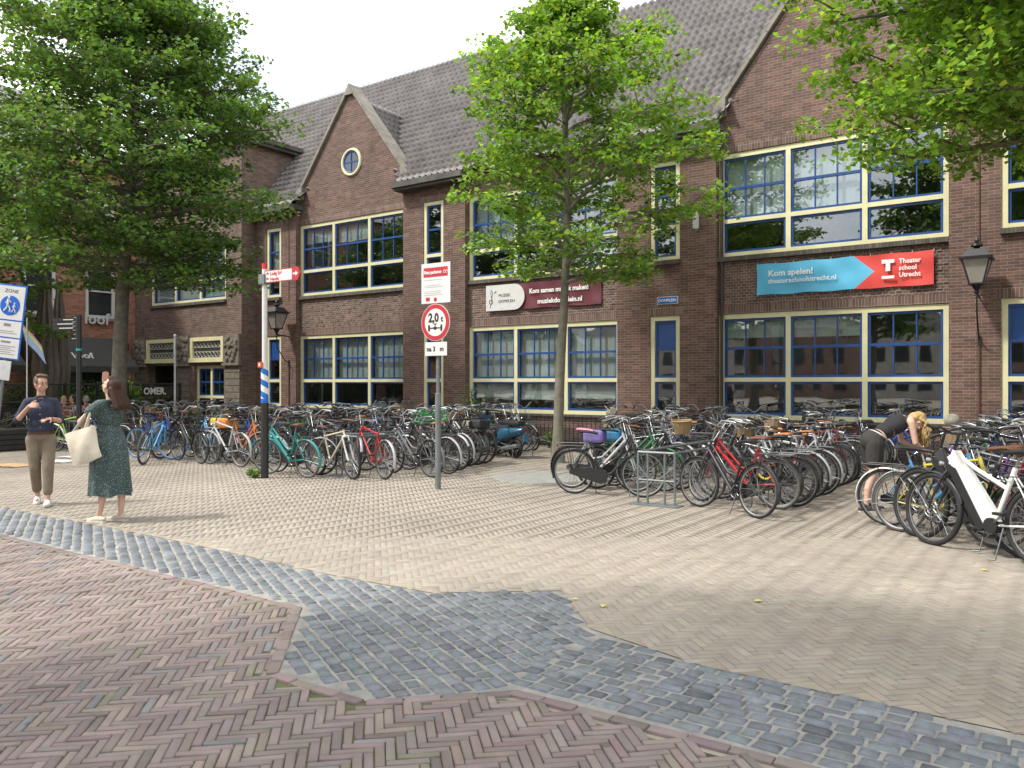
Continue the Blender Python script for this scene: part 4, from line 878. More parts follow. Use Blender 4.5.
    if kind in ('city','omafiets'):
        m = MB(); P = [(BB.x+.12,BB.z),(BB.x+.09,BB.z+.085),(BB.x,BB.z+.115),(RH.x+.02,RH.z+.06),(RH.x-.05,RH.z+.03),(RH.x-.05,RH.z-.03),(RH.x+.02,RH.z-.05),(BB.x,BB.z-.115),(BB.x+.09,BB.z-.085)]
        m.prism(P, -.075, -.05); part(b, 'chain_case', m, PNT['black'] if kind == 'omafiets' else BLACK)
    else:
        m = MB(); m.tube([BB+Vector((0,-.045,.085)), RH+Vector((0,-.045,.035))], .004, 4); m.tube([BB+Vector((0,-.045,-.085)), RH+Vector((0,-.045,-.035))], .004, 4); m.torus(RH+Vector((0,-.045,0)), .04, .006, 14, 4, 'y'); part(b, 'chain', m, DMET)
    if kind != 'mtb':
        for (c_, a0, a1) in ((FH, R(25), R(165)), (RH, R(15), R(200))):
            m = MB(); V, Fc = [], []; n_ = 20
            for i in range(n_+1):
                a = a0+(a1-a0)*i/n_
                for (yy, q) in ((-.028,.352),(-.016,.366),(.016,.366),(.028,.352)): V.append((c_.x+q*math.cos(a), yy, c_.z+q*math.sin(a)))
            for i in range(n_):
                for k in range(3): Fc.append((i*4+k, i*4+k+1, i*4+k+5, i*4+k+4))
            m.add(V, Fc)
            for s_ in (-1,1): 
                a = a1-.15 if c_ is RH else a0+.3
                m.tube([(c_.x+.35*math.cos(a), s_*.026, c_.z+.35*math.sin(a)), (c_.x, s_*.06, c_.z)], .003, 4)
            o = part(b, 'mudguard', m, PNT['black'], smooth=True)
            if c_ is FH: S_.append(o)
        m = MB()
        for s_ in (-1,1):
            m.tube([(-.2,s_*.055,.735),(-.3,s_*.06,.745),(-.78,s_*.06,.745)], .006, 6); m.tube([(-.62,s_*.06,.745),(RH.x,s_*.065,RH.z)], .005, 5)
        m.tube([(-.78,-.06,.745),(-.78,.06,.745)], .006, 6); [m.tube([(x,-.06,.745),(x,.06,.745)], .005, 5) for x in (-.35,-.5,-.65)]; m.tube([(-.4,0,.75),(-.77,0,.75)], .005, 5)
        part(b, 'luggage_rack', m, BLACK, smooth=True)
        m = MB(); m.ell((-.79,0,.69), (.012,.026,.016), 8, 6); part(b, 'rear_light', m, RL, smooth=True)
        m = MB(); q = HB+Vector((.09,0,.05)); m.lathe((0,0,0), [(.015,-.035),(.027,0),(.027,.015),(.005,.017)], 10, M=Matrix.Translation(q) @ Matrix.Rotation(R(90),4,'Y')); m.tube([HB+Vector((.02,0,.0)), q], .006, 5); S_.append(part(b, 'headlight', m, [HL], smooth=True))
        m = MB(); m.tube([(-.2,.03,.29),(-.23,.16,.015),(-.17,.18,.01)], .008, 6); part(b, 'kickstand', m, DMET)
    if kind == 'ebike':
        m = MB(); m.prism([(.35,.70),(.405,.76),(.39,.80),(.30,.76),(-.02,.26),(.04,.22)], -.04, .04); m.tube([BB+Vector((0,-.06,0)), BB+Vector((0,.06,0))], .07, 12); part(b, 'battery', m, BLACK)
        m = MB(); m.torus(FH+Vector((0,.03,0)), .08, .004, 20, 4, 'y'); m.torus(FH+Vector((0,.03,0)), .045, .004, 14, 4, 'y'); [m.tube([FH+Vector((.03*math.cos(a),.03,.03*math.sin(a))), FH+Vector((.08*math.cos(a+.4),.03,.08*math.sin(a+.4)))], .004, 4) for a in [k*1.047 for k in range(6)]]; S_.append(part(b, 'brake_disc', m, CHROME))
    for o in S_: o['steer'] = 1
    PROTO[kind] = (list(PARTS), (HB, ax))
    for o in PARTS: o['proto'] = 1
for k in ('city','omafiets','classic','mtb','ebike'): make_bike(k)
def extra_mesh(kind):
    m = MB()
    if kind == 'crate':
        a, b = (.42,-.19,.9), (.78,.19,1.12)
        for z in (.9,.97,1.04,1.11): [m.box((x0,y0,z),(x1,y1,z+.03)) for (x0,y0,x1,y1) in ((.42,-.19,.78,-.175),(.42,.175,.78,.19),(.42,-.175,.435,.175),(.765,-.175,.78,.175))]
        m.box((.435,-.175,.9),(.765,.175,.91)); [m.box((x,y,.9),(x+.02,y+.02,1.14)) for x in (.42,.76) for y in (-.19,.17)]
    elif kind == 'basket': m.lathe((.62,0,.86), [(.13,0),(.17,.2),(.185,.22),(.17,.23),(.12,.02)], 14)
    elif kind == 'pannier':
        for s in (-1,1): m.bbox((-.72,s*.14-.05,.4),(-.38,s*.14+.05,.72), .03)
        m.box((-.7,-.1,.722),(-.4,.1,.735))
    elif kind == 'bag': m.bbox((-.72,-.16,.76),(-.38,.16,.95), .05)
    elif kind == 'child_seat': m.bbox((-.68,-.14,.8),(-.42,.14,.86), .02); m.bbox((-.72,-.15,.82),(-.66,.15,1.25), .025); [m.bbox((-.68,s*.15-.02,.84),(-.45,s*.15+.02,1.0), .015) for s in (-1,1)]
    elif kind == 'lock': m.torus((-.36,0,.5), .1, .014, 18, 6, 'y')
    return m
EXM = {}
def place_bike(kind, X, Y, deg, label, frame='black', tyre='black', saddle='black', guard=None, steer=0, tilt=4, extra=None, ecol=None, group=None, lift=0., fork=None, big=1.):
    parts, (hb, ax) = PROTO[kind]; mp = {}
    root = parts[0].copy(); COL.objects.link(root); root.name = 'bicycle'
    if 'proto' in root: del root['proto']
    prop(root, label, 'bicycle', group)
    Rs = Matrix.Translation(hb) @ Matrix.Rotation(R(steer), 4, ax) @ Matrix.Translation(-hb); mp[parts[0].name] = root
    for p in parts[1:]:
        o = p.copy(); COL.objects.link(o); base = p.name.split('.')[0]; o.name = base; o.parent = mp[p.parent.name]; mp[p.name] = o
        if 'proto' in o: del o['proto']
        if 'steer' in o: 
            del o['steer']
            if o.parent == root: o.matrix_local = Rs
        def setm(i, m): o.material_slots[i].link = 'OBJECT'; o.material_slots[i].material = m
        if base in ('frame','fork'): setm(0, PNT[fork] if fork and base == 'fork' else PNT[frame])
        elif base == 'mudguard': setm(0, PNT[guard or 'black'])
        elif base == 'tyre': setm(0, TYR[tyre])
        elif base == 'saddle': setm(1, SAD[saddle])
        elif base == 'handlebar' and kind in ('mtb','ebike'): setm(0, BLACK)
        elif base == 'chain_case' and kind == 'omafiets': setm(0, PNT[frame] if frame in ('black','navy') else BLACK)
    if extra:
        key = extra; 
        if key not in EXM: EXM[key] = extra_mesh(extra).build(extra if extra != 'bag' else 'rack_bag', BLACK, None, link=False)
        e = EXM[key].copy(); COL.objects.link(e); e.name = EXM[key].name.split('.')[0]; e.parent = root; e.material_slots[0].link = 'OBJECT'; e.material_slots[0].material = ecol or BLACK
        if extra in ('crate','basket'): e.matrix_local = Rs
    root.scale = (big, big, big); root.rotation_euler = Euler((R(tilt), 0, R(deg)), 'XYZ'); root.location = (X, Y, .0+lift+.02*abs(math.sin(R(tilt))))
    return root
rb = random.Random(17)
ORD = 'first second third fourth fifth sixth seventh eighth ninth tenth eleventh twelfth thirteenth fourteenth fifteenth sixteenth seventeenth eighteenth nineteenth twentieth twenty-first twenty-second twenty-third twenty-fourth twenty-fifth twenty-sixth twenty-seventh twenty-eighth'.split()
def noun(kind): return {'city':'step-through bike','omafiets':'curved-frame bike','classic':'straight-framed bike','mtb':'mountain bike','ebike':'electric bike'}[kind]
PICK = ["black"]*20+["grey"]*4+["silver"]*4+["navy"]*3+["green"]*2+["white","blue","darkred","darkred","red","sky","cream","brown","purple"]
EXC = {k: mat('load_'+k, c, .7) for k, c in dict(blue=(.03,.2,.38), pink=(.6,.16,.26), purple=(.17,.13,.36), yellow=(.55,.42,.04), black=(.02,.02,.022), green=(.05,.3,.1), red=(.5,.02,.03), grey=(.2,.2,.2), wood=(.3,.2,.1), orange=(.5,.18,.04)).items()}
def row(name, xc, y0, y1, deg, front, step=.37, jx=.08, drift=0.):
    """fill one side of a rack: the listed bikes first, then ordinary ones; each gets its own label"""
    i = 0; y = y0
    while y < y1:
        if i < len(front): d = dict(front[i]) if front[i] else None
        else: d = {}
        if d is not None:
            kind = d.pop('kind', rb.choice(['city','omafiets','omafiets','classic','classic','mtb','city'])); fr = d.pop('frame', rb.choice(PICK)); sad = d.pop('saddle', rb.choice(['black']*6+['brown','tan','black']))
            X = d.pop('X', xc+rb.uniform(-jx,jx)+drift*(y-y0)); Y = d.pop('Y', y+rb.uniform(-.04,.04)); dg = d.pop('deg', deg+rb.uniform(-7,7)+(180 if rb.random() < .22 else 0))
            ex = d.pop('extra', rb.choice([None]*9+['lock']*7+['crate','basket','pannier','bag','basket'])); ec = d.pop('ecn', rb.choice(['black','grey','black','wood','black','blue','green'])) 
            if ex == 'basket': ec = 'wood'
            if ex == 'child_seat': ec = 'black'
            tail = d.pop('tail', None)
            nm = d.pop('label', None) or ' '.join(x for x in (fr.replace('darkred','dark red').replace('sky','light blue'), noun(kind), ('with %s %s' % (ec.replace('wood','brown'), ex.replace('_',' '))) if ex and ex != 'lock' else ('with %s saddle' % sad if sad != 'black' else ''), ORD[min(i,27)], name) if x)
            place_bike(kind, X, Y, dg, nm, frame=fr, saddle=sad, tyre=d.pop('tyre', rb.choice(['black']*5+['grey'])), guard=d.pop('guard', rb.choice([fr if fr in ('white','silver','green','navy') else 'black', 'black','black','silver'])), steer=d.pop('steer', rb.uniform(-28,28)), tilt=d.pop('tilt', rb.uniform(-5,6)), extra=ex, ecol=EXC.get(ec), group='bicycles parked in the rack rows', **d)
        i += 1; y += step*rb.uniform(.88,1.12)
# the rack row at centre right (row with the steel rack end), its right and left side
row('from front, right of centre rack', -3.93, 10.43, 17.5, 172, [
 dict(kind='city', frame='black', X=-3.9, Y=10.42, deg=154, steer=10, tilt=4, extra=None, guard='black', tyre='black', label='large black step-through bike nearest the camera, right of the steel rack'),
 dict(kind='city', frame='red', X=-3.95, Y=11.2, deg=168, extra='lock', ecn='yellow', guard='black', label='bright red bike with a yellow lock, just behind the large black one'),
 dict(kind='omafiets', frame='black', deg=176, extra=None, guard='black'), dict(kind='omafiets', frame='black', saddle='black', guard='black', extra=None), dict(kind='mtb', frame='grey', deg=172, extra=None),
 dict(kind='city', frame='black', saddle='tan', deg=170, extra=None), dict(kind='classic', frame='black', guard='silver', extra=None), dict(kind='omafiets', frame='silver', saddle='tan', deg=172, extra=None)])
row('from front, left of centre rack', -5.95, 10.95, 17.5, 12, [
 dict(kind='omafiets', frame='black', X=-5.98, Y=10.95, deg=12, steer=8, extra=None, guard='black', tyre='black', label='black bike with full chain case nearest the camera, left of the rack'),
 dict(kind='city', frame='silver', X=-6.35, Y=11.45, deg=8, extra=None, saddle='pink', label='pale silver bike with pink saddle behind the black chain-case bike'),
 dict(kind='city', frame='green', X=-6.0, Y=11.7, deg=14, extra='bag', ecn='purple'), dict(kind='classic', frame='black', X=-5.9, Y=12.1, extra='bag', ecn='blue'), dict(kind='omafiets', frame='black', extra=None), dict(kind='city', frame='silver', extra='basket')], drift=-.14)
# the right hand row
row('from front in the right-hand row', -.95, 9.3, 17.6, 168, [
 dict(kind='ebike', big=1.1, frame='white', X=-.83, Y=9.28, deg=147, steer=-6, tilt=3, extra=None, saddle='black', guard='black', fork='black', label='white electric bike with thick frame and black battery, right edge'),
 dict(kind='ebike', big=1.1, frame='black', X=-1.0, Y=9.66, deg=148, steer=-4, tilt=3, extra=None, guard='black', label='black electric bike directly behind the white one'),
 dict(kind='classic', frame='yellow', X=-1.28, Y=10.02, deg=-24, steer=10, extra=None, guard='silver', tyre='grey', saddle='black', label='yellow-framed bike with grey mudguards behind the electric bikes'),
 dict(kind='city', frame='sky', X=-1.42, Y=10.5, deg=-8, extra=None, guard='white', label='light blue bike with white mudguard before the bending woman'),
 dict(kind='mtb', frame='black', X=-.8, Y=11.0, extra=None), dict(kind='omafiets', frame='darkred', X=-.85, extra=None)], step=.33, jx=.14)
row('from front, far side of right-hand row', .75, 9.9, 17.6, 4, [], step=.45)
# row beside the striped post
row('from front, right side of striped post row', -10.35, 10.95, 13.9, 170, [
 dict(kind='classic', frame='red', X=-10.72, Y=10.62, deg=163, steer=-14, extra=None, guard='silver', tyre='black', label='bright red bike between the striped post and the round sign'),
 dict(kind='city', frame='grey', X=-10.25, Y=11.25, deg=172, extra=None, guard='grey'), dict(kind='omafiets', frame='black', X=-10.35, Y=11.8, extra=None, deg=176), dict(kind='classic', frame='brown', extra=None, tyre='grey')], drift=-.24)
row('from front, left side of striped post row', -12.1, 9.78, 17.4, 6, [
 dict(kind='city', frame='teal', X=-12.02, Y=9.8, deg=181, steer=14, extra=None, guard='teal', tyre='grey', saddle='brown', label='turquoise bike parked right beside the striped post'),
 dict(kind='mtb', frame='cream', X=-11.22, Y=10.18, deg=-8, steer=-10, tilt=2, extra=None, fork='white', label='cream mountain bike with white fork right of the turquoise bike'),
 dict(kind='omafiets', frame='black', X=-12.2, Y=10.2, deg=8, extra=None)])
# second row to the left
row('from front, right side of row behind woman', -14.6, 10.35, 17.3, 176, [
 dict(kind='classic', frame='silver', X=-14.62, Y=10.3, deg=178, steer=5, extra=None, guard='silver', tyre='grey'), dict(kind='city', frame='orange', extra='bag', ecn='orange'), dict(kind='omafiets', frame='blue', extra=None)])
row('from front, left side of row behind woman', -16.5, 9.75, 17.3, 10, [
 dict(kind='mtb', frame='sky', X=-16.55, Y=9.85, deg=128, extra=None, label='light blue mountain bike just right of the woman in the dress'),
 dict(kind='city', frame='black', X=-15.9, Y=10.3, deg=172, extra=None, guard='black'), dict(kind='city', frame='sky', X=-16.1, Y=10.9, deg=165, extra='bag', ecn='yellow', label='light blue bike with a yellow bag, left of the striped post'), dict(kind='city', frame='blue', X=-17.35, Y=10.35, deg=12, tyre='blue', extra=None, label='bike with bright blue tyres behind the woman in the dress')])
row('from front, right side of far left row', -20.1, 10.0, 16.6, 170, [
 dict(kind='city', frame='navy', X=-19.4, Y=10.3, deg=195, extra=None, guard='silver'), dict(kind='classic', frame='lime', X=-20.6, Y=10.1, deg=12, guard='white', extra=None, label='bike with lime green frame and white mudguard behind the man')])
row('from front, left side of far left row', -22.3, 10.0, 16.6, 8, [])
for i in range(9):
    X = -8.9+i*.42; c_ = PICK[(i*7+3) % len(PICK)]; k_ = ['city','omafiets','classic'][i % 3]
    place_bike(k_, X, 17.1+rb.uniform(-.15,.15), 92+rb.uniform(-12,12)+(180 if i % 3 == 0 else 0), '%s %s leaning at the railing, %s from the tree trunk' % (c_.replace('darkred','dark red').replace('sky','light blue'), noun(k_), ORD[i]), frame=c_, steer=rb.uniform(-25,25), group='bicycles leaning by the railing')
place_bike('city', -3.3, 17.35, 8, 'blue bike standing alone at the far end of the aisle, near the railing', frame='blue', guard='blue', tyre='grey', steer=10)
for k, (ps, _) in PROTO.items():
    for o in reversed(ps): bpy.data.objects.remove(o)
for o in EXM.values(): bpy.data.objects.remove(o)
# ------------------------------------------------------------------ bike racks
def rack(xc, y0, y1, label):
    t = thing('bike_rack', label, 'bike rack', (xc, y0, 0), 'steel bicycle racks')
    for y in (y0,):
        f = MB()
        for x in (-.28,-.13,.13,.28): f.tube([(xc+x,y,.01),(xc+x,y,.74)], .016, 6)
        f.tube([(xc-.28,y,.74),(xc+.28,y,.74)], .02, 6); f.tube([(xc-.28,y,.35),(xc+.28,y,.35)], .014, 6); f.tube([(xc-.28,y,.55),(xc-.05,y-.0,.3),(xc+.28,y,.55)], .01, 6); f.build('end_frame', GALV, t)
        b = MB(); b.box((xc-.36,y-.12,.002),(xc+.36,y+.14,.014)); b.build('base_plate', GALV, t)
    r_ = MB(); [r_.tube([(xc+x,y0+.02,z),(xc+x,y1,z)], .02, 6) for x, z in ((-.28,.74),(.28,.74),(0,.35))]; r_.build('rail', GALV, t)
    for i in range(int((y1-y0)/.8)):
        y = y0+.4+i*.8; h = MB(); 
        for s in (-1,1): h.tube([(xc+s*.62,y,.02),(xc+s*.62,y,.3),(xc+s*.3,y,.36),(xc+s*.3,y+.06,.36),(xc+s*.62,y+.06,.3),(xc+s*.62,y+.06,.02)], .009, 5)
        h.build('wheel_holder', GALV, t)
rack(-4.93, 10.45, 17.3, 'steel bike rack with its open end frame facing the camera, centre right')
rack(-.05, 9.8, 17.3, 'steel bike rack under the right-hand row of bikes')
rack(-11.1, 10.4, 17.2, 'steel bike rack under the row beside the striped post')
rack(-15.5, 10.6, 17.2, 'steel bike rack under the row behind the woman')
rack(-21.2, 10.4, 16.5, 'steel bike rack under the far left row')
# ------------------------------------------------------------------ scooter
sc_ = thing('motor_scooter', 'blue motor scooter with black seat and tall windscreen near the wall', 'scooter', (0,0,0)); WL[sc_.name] = Vector((0,0,0))
SCB = mat('scooter_blue', (.02,.085,.15), .25, var=.05, coat=.6)
def P_(n, mb, m, p=None, **k): return mb.build(n, m, p or sc_, **k)
for x in (.62,-.62):
    w = MB(); w.torus((x,0,.23), .13, .02, 20, 6, 'y'); w.tube([(x,-.05,.23),(x,.05,.23)], .05, 10); [w.tube([(x,0,.23),(x+.13*math.cos(a),0,.23+.13*math.sin(a))], .012, 5) for a in (0,1.26,2.5,3.77,5.03)]; w_ = P_('wheel', w, DMET, smooth=True)
    y = MB(); y.torus((x,0,.23), .18, .05, 24, 8, 'y'); P_('tyre', y, RUBBER, w_, smooth=True)
b_ = MB(); V, Fc = [], []
rows = [(-.9,.09,.66,.05),(-.84,.13,.63,.09),(-.66,.15,.60,.12),(-.42,.16,.56,.16),(-.2,.14,.52,.19),(-.08,.1,.48,.18)]; ns = 12
for (x, w, z, h) in rows:
    for k in range(ns): a = 2*math.pi*k/ns; V.append((x, w*math.cos(a), z+h*math.sin(a)))
for i in range(len(rows)-1):
    for k in range(ns): a0 = i*ns+k; b0 = i*ns+(k+1)%ns; Fc.append((a0,b0,b0+ns,a0+ns))
Fc += [tuple(range(ns)), tuple(range((len(rows)-1)*ns, len(rows)*ns))]; b_.add(V, Fc); P_('rear_body', b_, SCB, smooth=True)
m = MB(); m.bbox((-.82,-.13,.74),(-.15,.13,.86), .05); m.bbox((-.55,-.12,.84),(-.18,.12,.87), .012); P_('seat', m, mat('seat_vinyl', (.02,.02,.022), .5), smooth=True)
m = MB(); m.bbox((-.2,-.16,.26),(.42,.16,.34), .03); P_('floorboard', m, BLACK, smooth=True)
m = MB(); m.add([(.36,-.22,.32),(.36,.22,.32),(.5,.2,.7),(.42,.15,.98),(.42,-.15,.98),(.5,-.2,.7),(.42,-.12,.3),(.42,.12,.3),(.58,.1,.7),(.5,.08,1.0),(.5,-.08,1.0),(.58,-.1,.7)], [(0,1,2,5),(5,2,3,4),(6,11,8,7),(11,10,9,8),(0,5,11,6),(5,4,10,11),(1,7,8,2),(2,8,9,3),(3,9,10,4),(0,6,7,1)]); P_('leg_shield', m, SCB)
m = MB(); m.torus((.62,0,.23), .25, .055, 14, 8, 'y', a0=R(20), a1=R(150), flat=1.4); P_('front_fender', m, SCB, smooth=True)
m = MB(); m.tube([(.42,0,.98),(.38,0,1.05)], .05, 10); m.tube([(.3,-.33,1.06),(.4,-.15,1.08),(.4,.15,1.08),(.3,.33,1.06)], .016, 8); [m.tube([(.4,s*.2,1.08),(.33,s*.3,1.3)], .007, 6) for s in (-1,1)]; m.ell((.32,.32,1.33),(.015,.06,.04)); m.ell((.32,-.32,1.33),(.015,.06,.04)); P_('handlebar', m, BLACK, smooth=True)
m = MB(); m.ell((.47,0,1.02), (.06,.09,.07)); P_('headlight', m, HL, smooth=True)
m = MB(); n_ = 8
V = [(.5-.28*j/4, (i/n_-.5)*.44*(1-.25*(j/4)**2), 1.08+.62*j/4) for j in range(5) for i in range(n_+1)]; V = [(x-.5*y*y, y, z) for x, y, z in V]
m.add(V, [(j*(n_+1)+i, j*(n_+1)+i+1, (j+1)*(n_+1)+i+1, (j+1)*(n_+1)+i) for j in range(4) for i in range(n_)]); P_('windscreen', m, glass_mat('acrylic', (.9,.92,.92), .06, .05), smooth=True)
m = MB(); m.bbox((-.62,-.16,.2),(-.1,-.06,.4), .03); m.tube([(-.2,.1,.2),(-.5,.14,.24),(-.85,.15,.3)], [.03,.05,.045], 10); P_('engine', m, STEEL, smooth=True)
m = MB(); m.ell((-.905,0,.655),(.02,.06,.03)); P_('rear_light', m, RL, smooth=True)
m = MB(); m.box((-.96,-.08,.4),(-.945,.08,.54)); m.tube([(-.85,0,.6),(-.95,0,.46)], .02, 6); P_('number_plate', m, mat('plate_blue', (.05,.16,.28), .5))
m = MB(); m.tube([(-.1,-.1,.28),(-.16,-.16,.01)], .014, 6); m.tube([(-.1,.1,.28),(-.16,.16,.01)], .014, 6); P_('stand', m, BLACK)
sc_.location = (-11.25, 15.25, 0); sc_.rotation_euler = (R(3), 0, R(168))
# ------------------------------------------------------------------ people: one continuous skin grown over limbs, clothes as children
SKIN = mat('skin', (.52,.30,.215), .55, var=.06, scale=12); SKIN2 = mat('skin_pale', (.6,.38,.29), .55, var=.06, scale=12)
def sweep(mb, a, b, ra, rb, n=12):
    a, b = Vector(a), Vector(b); d = b-a; L = d.length; d.normalize(); P, Q = [], []
    for k in range(5): t = k/5*math.pi/2; P.append(a-d*ra*math.cos(t)); Q.append(max(.001, ra*math.sin(t)))
    P.append(a); Q.append(ra); P.append(b); Q.append(rb)
    for k in range(1, 6): t = k/5*math.pi/2; P.append(b+d*rb*math.sin(t)); Q.append(max(.001, rb*math.cos(t)))
    mb.tube(P, Q, n)
def chain(mb, pts, rs):
    for i in range(len(pts)-1): sweep(mb, pts[i], pts[i+1], rs[i], rs[i+1])
def skinify(name, mb, m, parent, vox=.009, sm=6):
    me = bpy.data.meshes.new('t'); me.from_pydata(mb.v, [], mb.f); o = bpy.data.objects.new('t', me); COL.objects.link(o)
    bm = bmesh.new(); bm.from_mesh(me); bmesh.ops.recalc_face_normals(bm, faces=bm.faces[:]); bm.to_mesh(me); bm.free()
    r = o.modifiers.new('r', 'REMESH'); r.mode = 'VOXEL'; r.voxel_size = vox; r.use_smooth_shade = True
    s = o.modifiers.new('s', 'SMOOTH'); s.factor = .5; s.iterations = sm
    dg = bpy.context.evaluated_depsgraph_get(); me2 = bpy.data.meshes.new_from_object(o.evaluated_get(dg)); bpy.data.objects.remove(o)
    me2.materials.clear(); me2.materials.append(m); me2.polygons.foreach_set('use_smooth', [True]*len(me2.polygons)); me2.name = name
    q = bpy.data.objects.new(name, me2); COL.objects.link(q); q.parent = parent; WL[q.name] = Vector((0,0,0)); return q
def hand(mb, w, fwd, pn, thumb, curl=.6, s=1.):
    """palm, four unequal bent fingers and a thumb leaving the side of the palm"""
    w, f, n, t = Vector(w), Vector(fwd).normalized(), Vector(pn).normalized(), Vector(thumb).normalized()
    n = (n-f*n.dot(f)).normalized(); t = (t-f*t.dot(f)-n*t.dot(n)).normalized()
    for k in (-1.5,-.5,.5,1.5): sweep(mb, w+t*k*.011*s+f*.005, w+f*.085*s+t*k*.019*s, .013*s, .0115*s, 8)
    for k, L in ((1.5,.9),(.5,1.05),(-.5,1.),(-1.5,.78)):
        p = w+f*.088*s+t*k*.0215*s; d = f.copy(); a = 0
        for j, l in enumerate((.040,.026,.020)):
            a += curl*(.6 if j == 0 else 1.); dd = f*math.cos(a)+n*math.sin(a); q = p+dd*l*L*s; sweep(mb, p, q, (.0092-.0008*j)*s, (.0088-.0009*j)*s, 8); p = q
    p = w+f*.025*s+t*.022*s
    for j, (l, g) in enumerate(((.035,.0),(.028,.4),(.022,.7))):
        dd = (f*(.55+g*.5)+t*(.8-g*.5)+n*(.25+g*.6)).normalized(); q = p+dd*l*s; sweep(mb, p, q, .011*s, .0095*s, 8); p = q
def head_prims(mb, M, s=1., fem=False):
    E_ = lambda c, r: mb.ell(c, r, 16, 12, M)
    E_((0,0,.03), (.098*s,.076*s,.105*s)); E_((.022,0,-.035), (.07*s,.062*s,.075*s)); E_((.055,0,-.085), (.03,.028,.022)); E_((-.02,0,.0), (.085*s,.072*s,.09*s))
    n = MB(); n.tube([(.088,0,.03),(.104,0,.0),(.112,0,-.02),(.092,0,-.03)], [.008,.011,.013,.008], 8); mb.add(n.v, n.f, M)
    for k in (-1,1): E_((.0,k*.077*s,-.005), (.02,.012,.032)); E_((.07,k*.04,-.03), (.02,.02,.022)); E_((.082,k*.03,.026),(.014,.02,.008))
    E_((.088,0,-.058), (.012,.024,.007)); E_((.086,0,-.068), (.012,.02,.007))
def face(parent, M, iris=(.08,.05,.03), lips=(.42,.14,.12), brow=(.07,.04,.025), glasses=False):
    for k in (-1,1):
        e = MB(); e.ell((.084,k*.031,.008), (.011,.014,.0095), 12, 8, M); eo = e.build('eye', mat('eye_white', (.75,.73,.7), .2), parent, smooth=True)
        e = MB(); e.ell((.0935,k*.031,.008), (.003,.0062,.0062), 10, 6, M); e.build('iris', mat('iris', iris, .15), eo, smooth=True)
        e = MB(); e.tube([(.094,k*.014,.032),(.096,k*.03,.037),(.086,k*.05,.031)], [.003,.004,.002], 6, M=M); e.build('eyebrow', mat('brow', brow, .8), parent)
    e = MB(); e.tube([(.094,-.022,-.062),(.1,-.008,-.059),(.1,.008,-.059),(.094,.022,-.062)], [.002,.005,.005,.002], 8, M=M); e.build('mouth', mat('lips', lips, .45), parent, smooth=True)
def Mh(c, yaw=0, pitch=0, roll=0): return Matrix.Translation(c) @ Matrix.Rotation(R(yaw), 4, 'Z') @ Matrix.Rotation(R(-pitch), 4, 'Y') @ Matrix.Rotation(R(roll), 4, 'X')
def person(label, X, Y, deg): t = thing('person', label, 'person', (0,0,0)); t['_p'] = 1; return t
def finish(t, X, Y, deg, s=1.): t.location = (X, Y, 0); t.rotation_euler = (0, 0, R(deg)); t.scale = (s, s, s); del t['_p']
def torso(mb, pel, wai, che, sho, w=1., fem=False):
    def E_(c, r, ang=0): mb.ell((0,0,0), r, 16, 12, Matrix.Translation(c) @ Matrix.Rotation(R(ang), 4, 'Y'))
    a = math.degrees(math.atan2(Vector(che).x-Vector(pel).x, Vector(che).z-Vector(pel).z))
    E_(pel, (.112*w,.165*w,.13), a); E_(wai, (.095*w,(.125 if fem else .145)*w,.15), a); E_(Vector(wai).lerp(Vector(che),.5), (.105*w,(.135 if fem else .155)*w,.14), a); E_(che, (.115*w,(.15 if fem else .17)*w,.17), a)
    sweep(mb, Vector(sho)+Vector((0,-.13,0)), Vector(sho)+Vector((0,.13,0)), .058, .058)
def shoe(parent, ank, yaw, m, L=.27, pitch=0, low=False):
    M = Matrix.Translation(ank) @ Matrix.Rotation(R(yaw), 4, 'Z') @ Matrix.Rotation(R(pitch), 4, 'Y'); mb = MB()
    for (x, w, h, z) in ((-.06,.036,.03,.0),(-.02,.038,.04,.0),(.03,.04,.034,-.01),(.08,.046,.03,-.022),(.12,.044,.024,-.03),(.15,.034,.018,-.035)): mb.ell((x, 0, -.045+z*.5), (.05, w, h+(0 if low else .008)), 14, 10, M)
    if not low: mb.ell((-.03,0,-.01), (.05,.04,.04), 12, 8, M)
    o = skinify('shoe', mb, m, parent, .006, 4); s = MB()
    pts = [(-.105,.0),(-.09,.03),(-.02,.036),(.04,.038),(.09,.047),(.14,.044),(.18,.025),(.19,0),(.18,-.025),(.14,-.044),(.09,-.047),(.04,-.038),(-.02,-.036),(-.09,-.03)]
    s.prism(pts, -.088, -.068, 'xy', M); s.build('sole', mat('rubber_sole', (.6,.58,.54), .7), o); return o
# --- man
mt_ = person('', 0, 0, 0); prop(mt_, 'man in a dark navy shirt and khaki trousers walking towards the left', 'person')
b = MB(); HIP, WAI, CHE, SHO = (0,0,.98), (0,0,1.13), (.005,0,1.33), (-.01,0,1.455)
torso(b, HIP, WAI, CHE, SHO); la, ra_ = Vector((.2,.1,.1)), Vector((-.17,-.06,.115))
chain(b, [(0,.09,.94), (.13,.1,.52), la], [.085,.05,.032]); chain(b, [(0,-.09,.94), (.03,-.07,.52), ra_], [.085,.05,.032])
for a in (la, ra_): sweep(b, a+Vector((-.03,0,-.05)), a+Vector((.13,0,-.065)), .033, .022)
ls_, le, lw = Vector((-.01,.17,1.45)), Vector((-.02,.24,1.18)), Vector((.24,.14,1.22)); rs, re, rw_ = Vector((-.01,-.17,1.45)), Vector((.05,-.28,1.2)), Vector((.22,-.12,1.4))
chain(b, [ls_, le, lw], [.05,.04,.026]); chain(b, [rs, re, rw_], [.05,.04,.026]); hand(b, lw, (.8,-.55,.05), (0,-.4,-1), (.4,.3,.8), .55); hand(b, rw_, (.75,.6,.15), (-.6,.7,-.3), (0,0,1), .85)
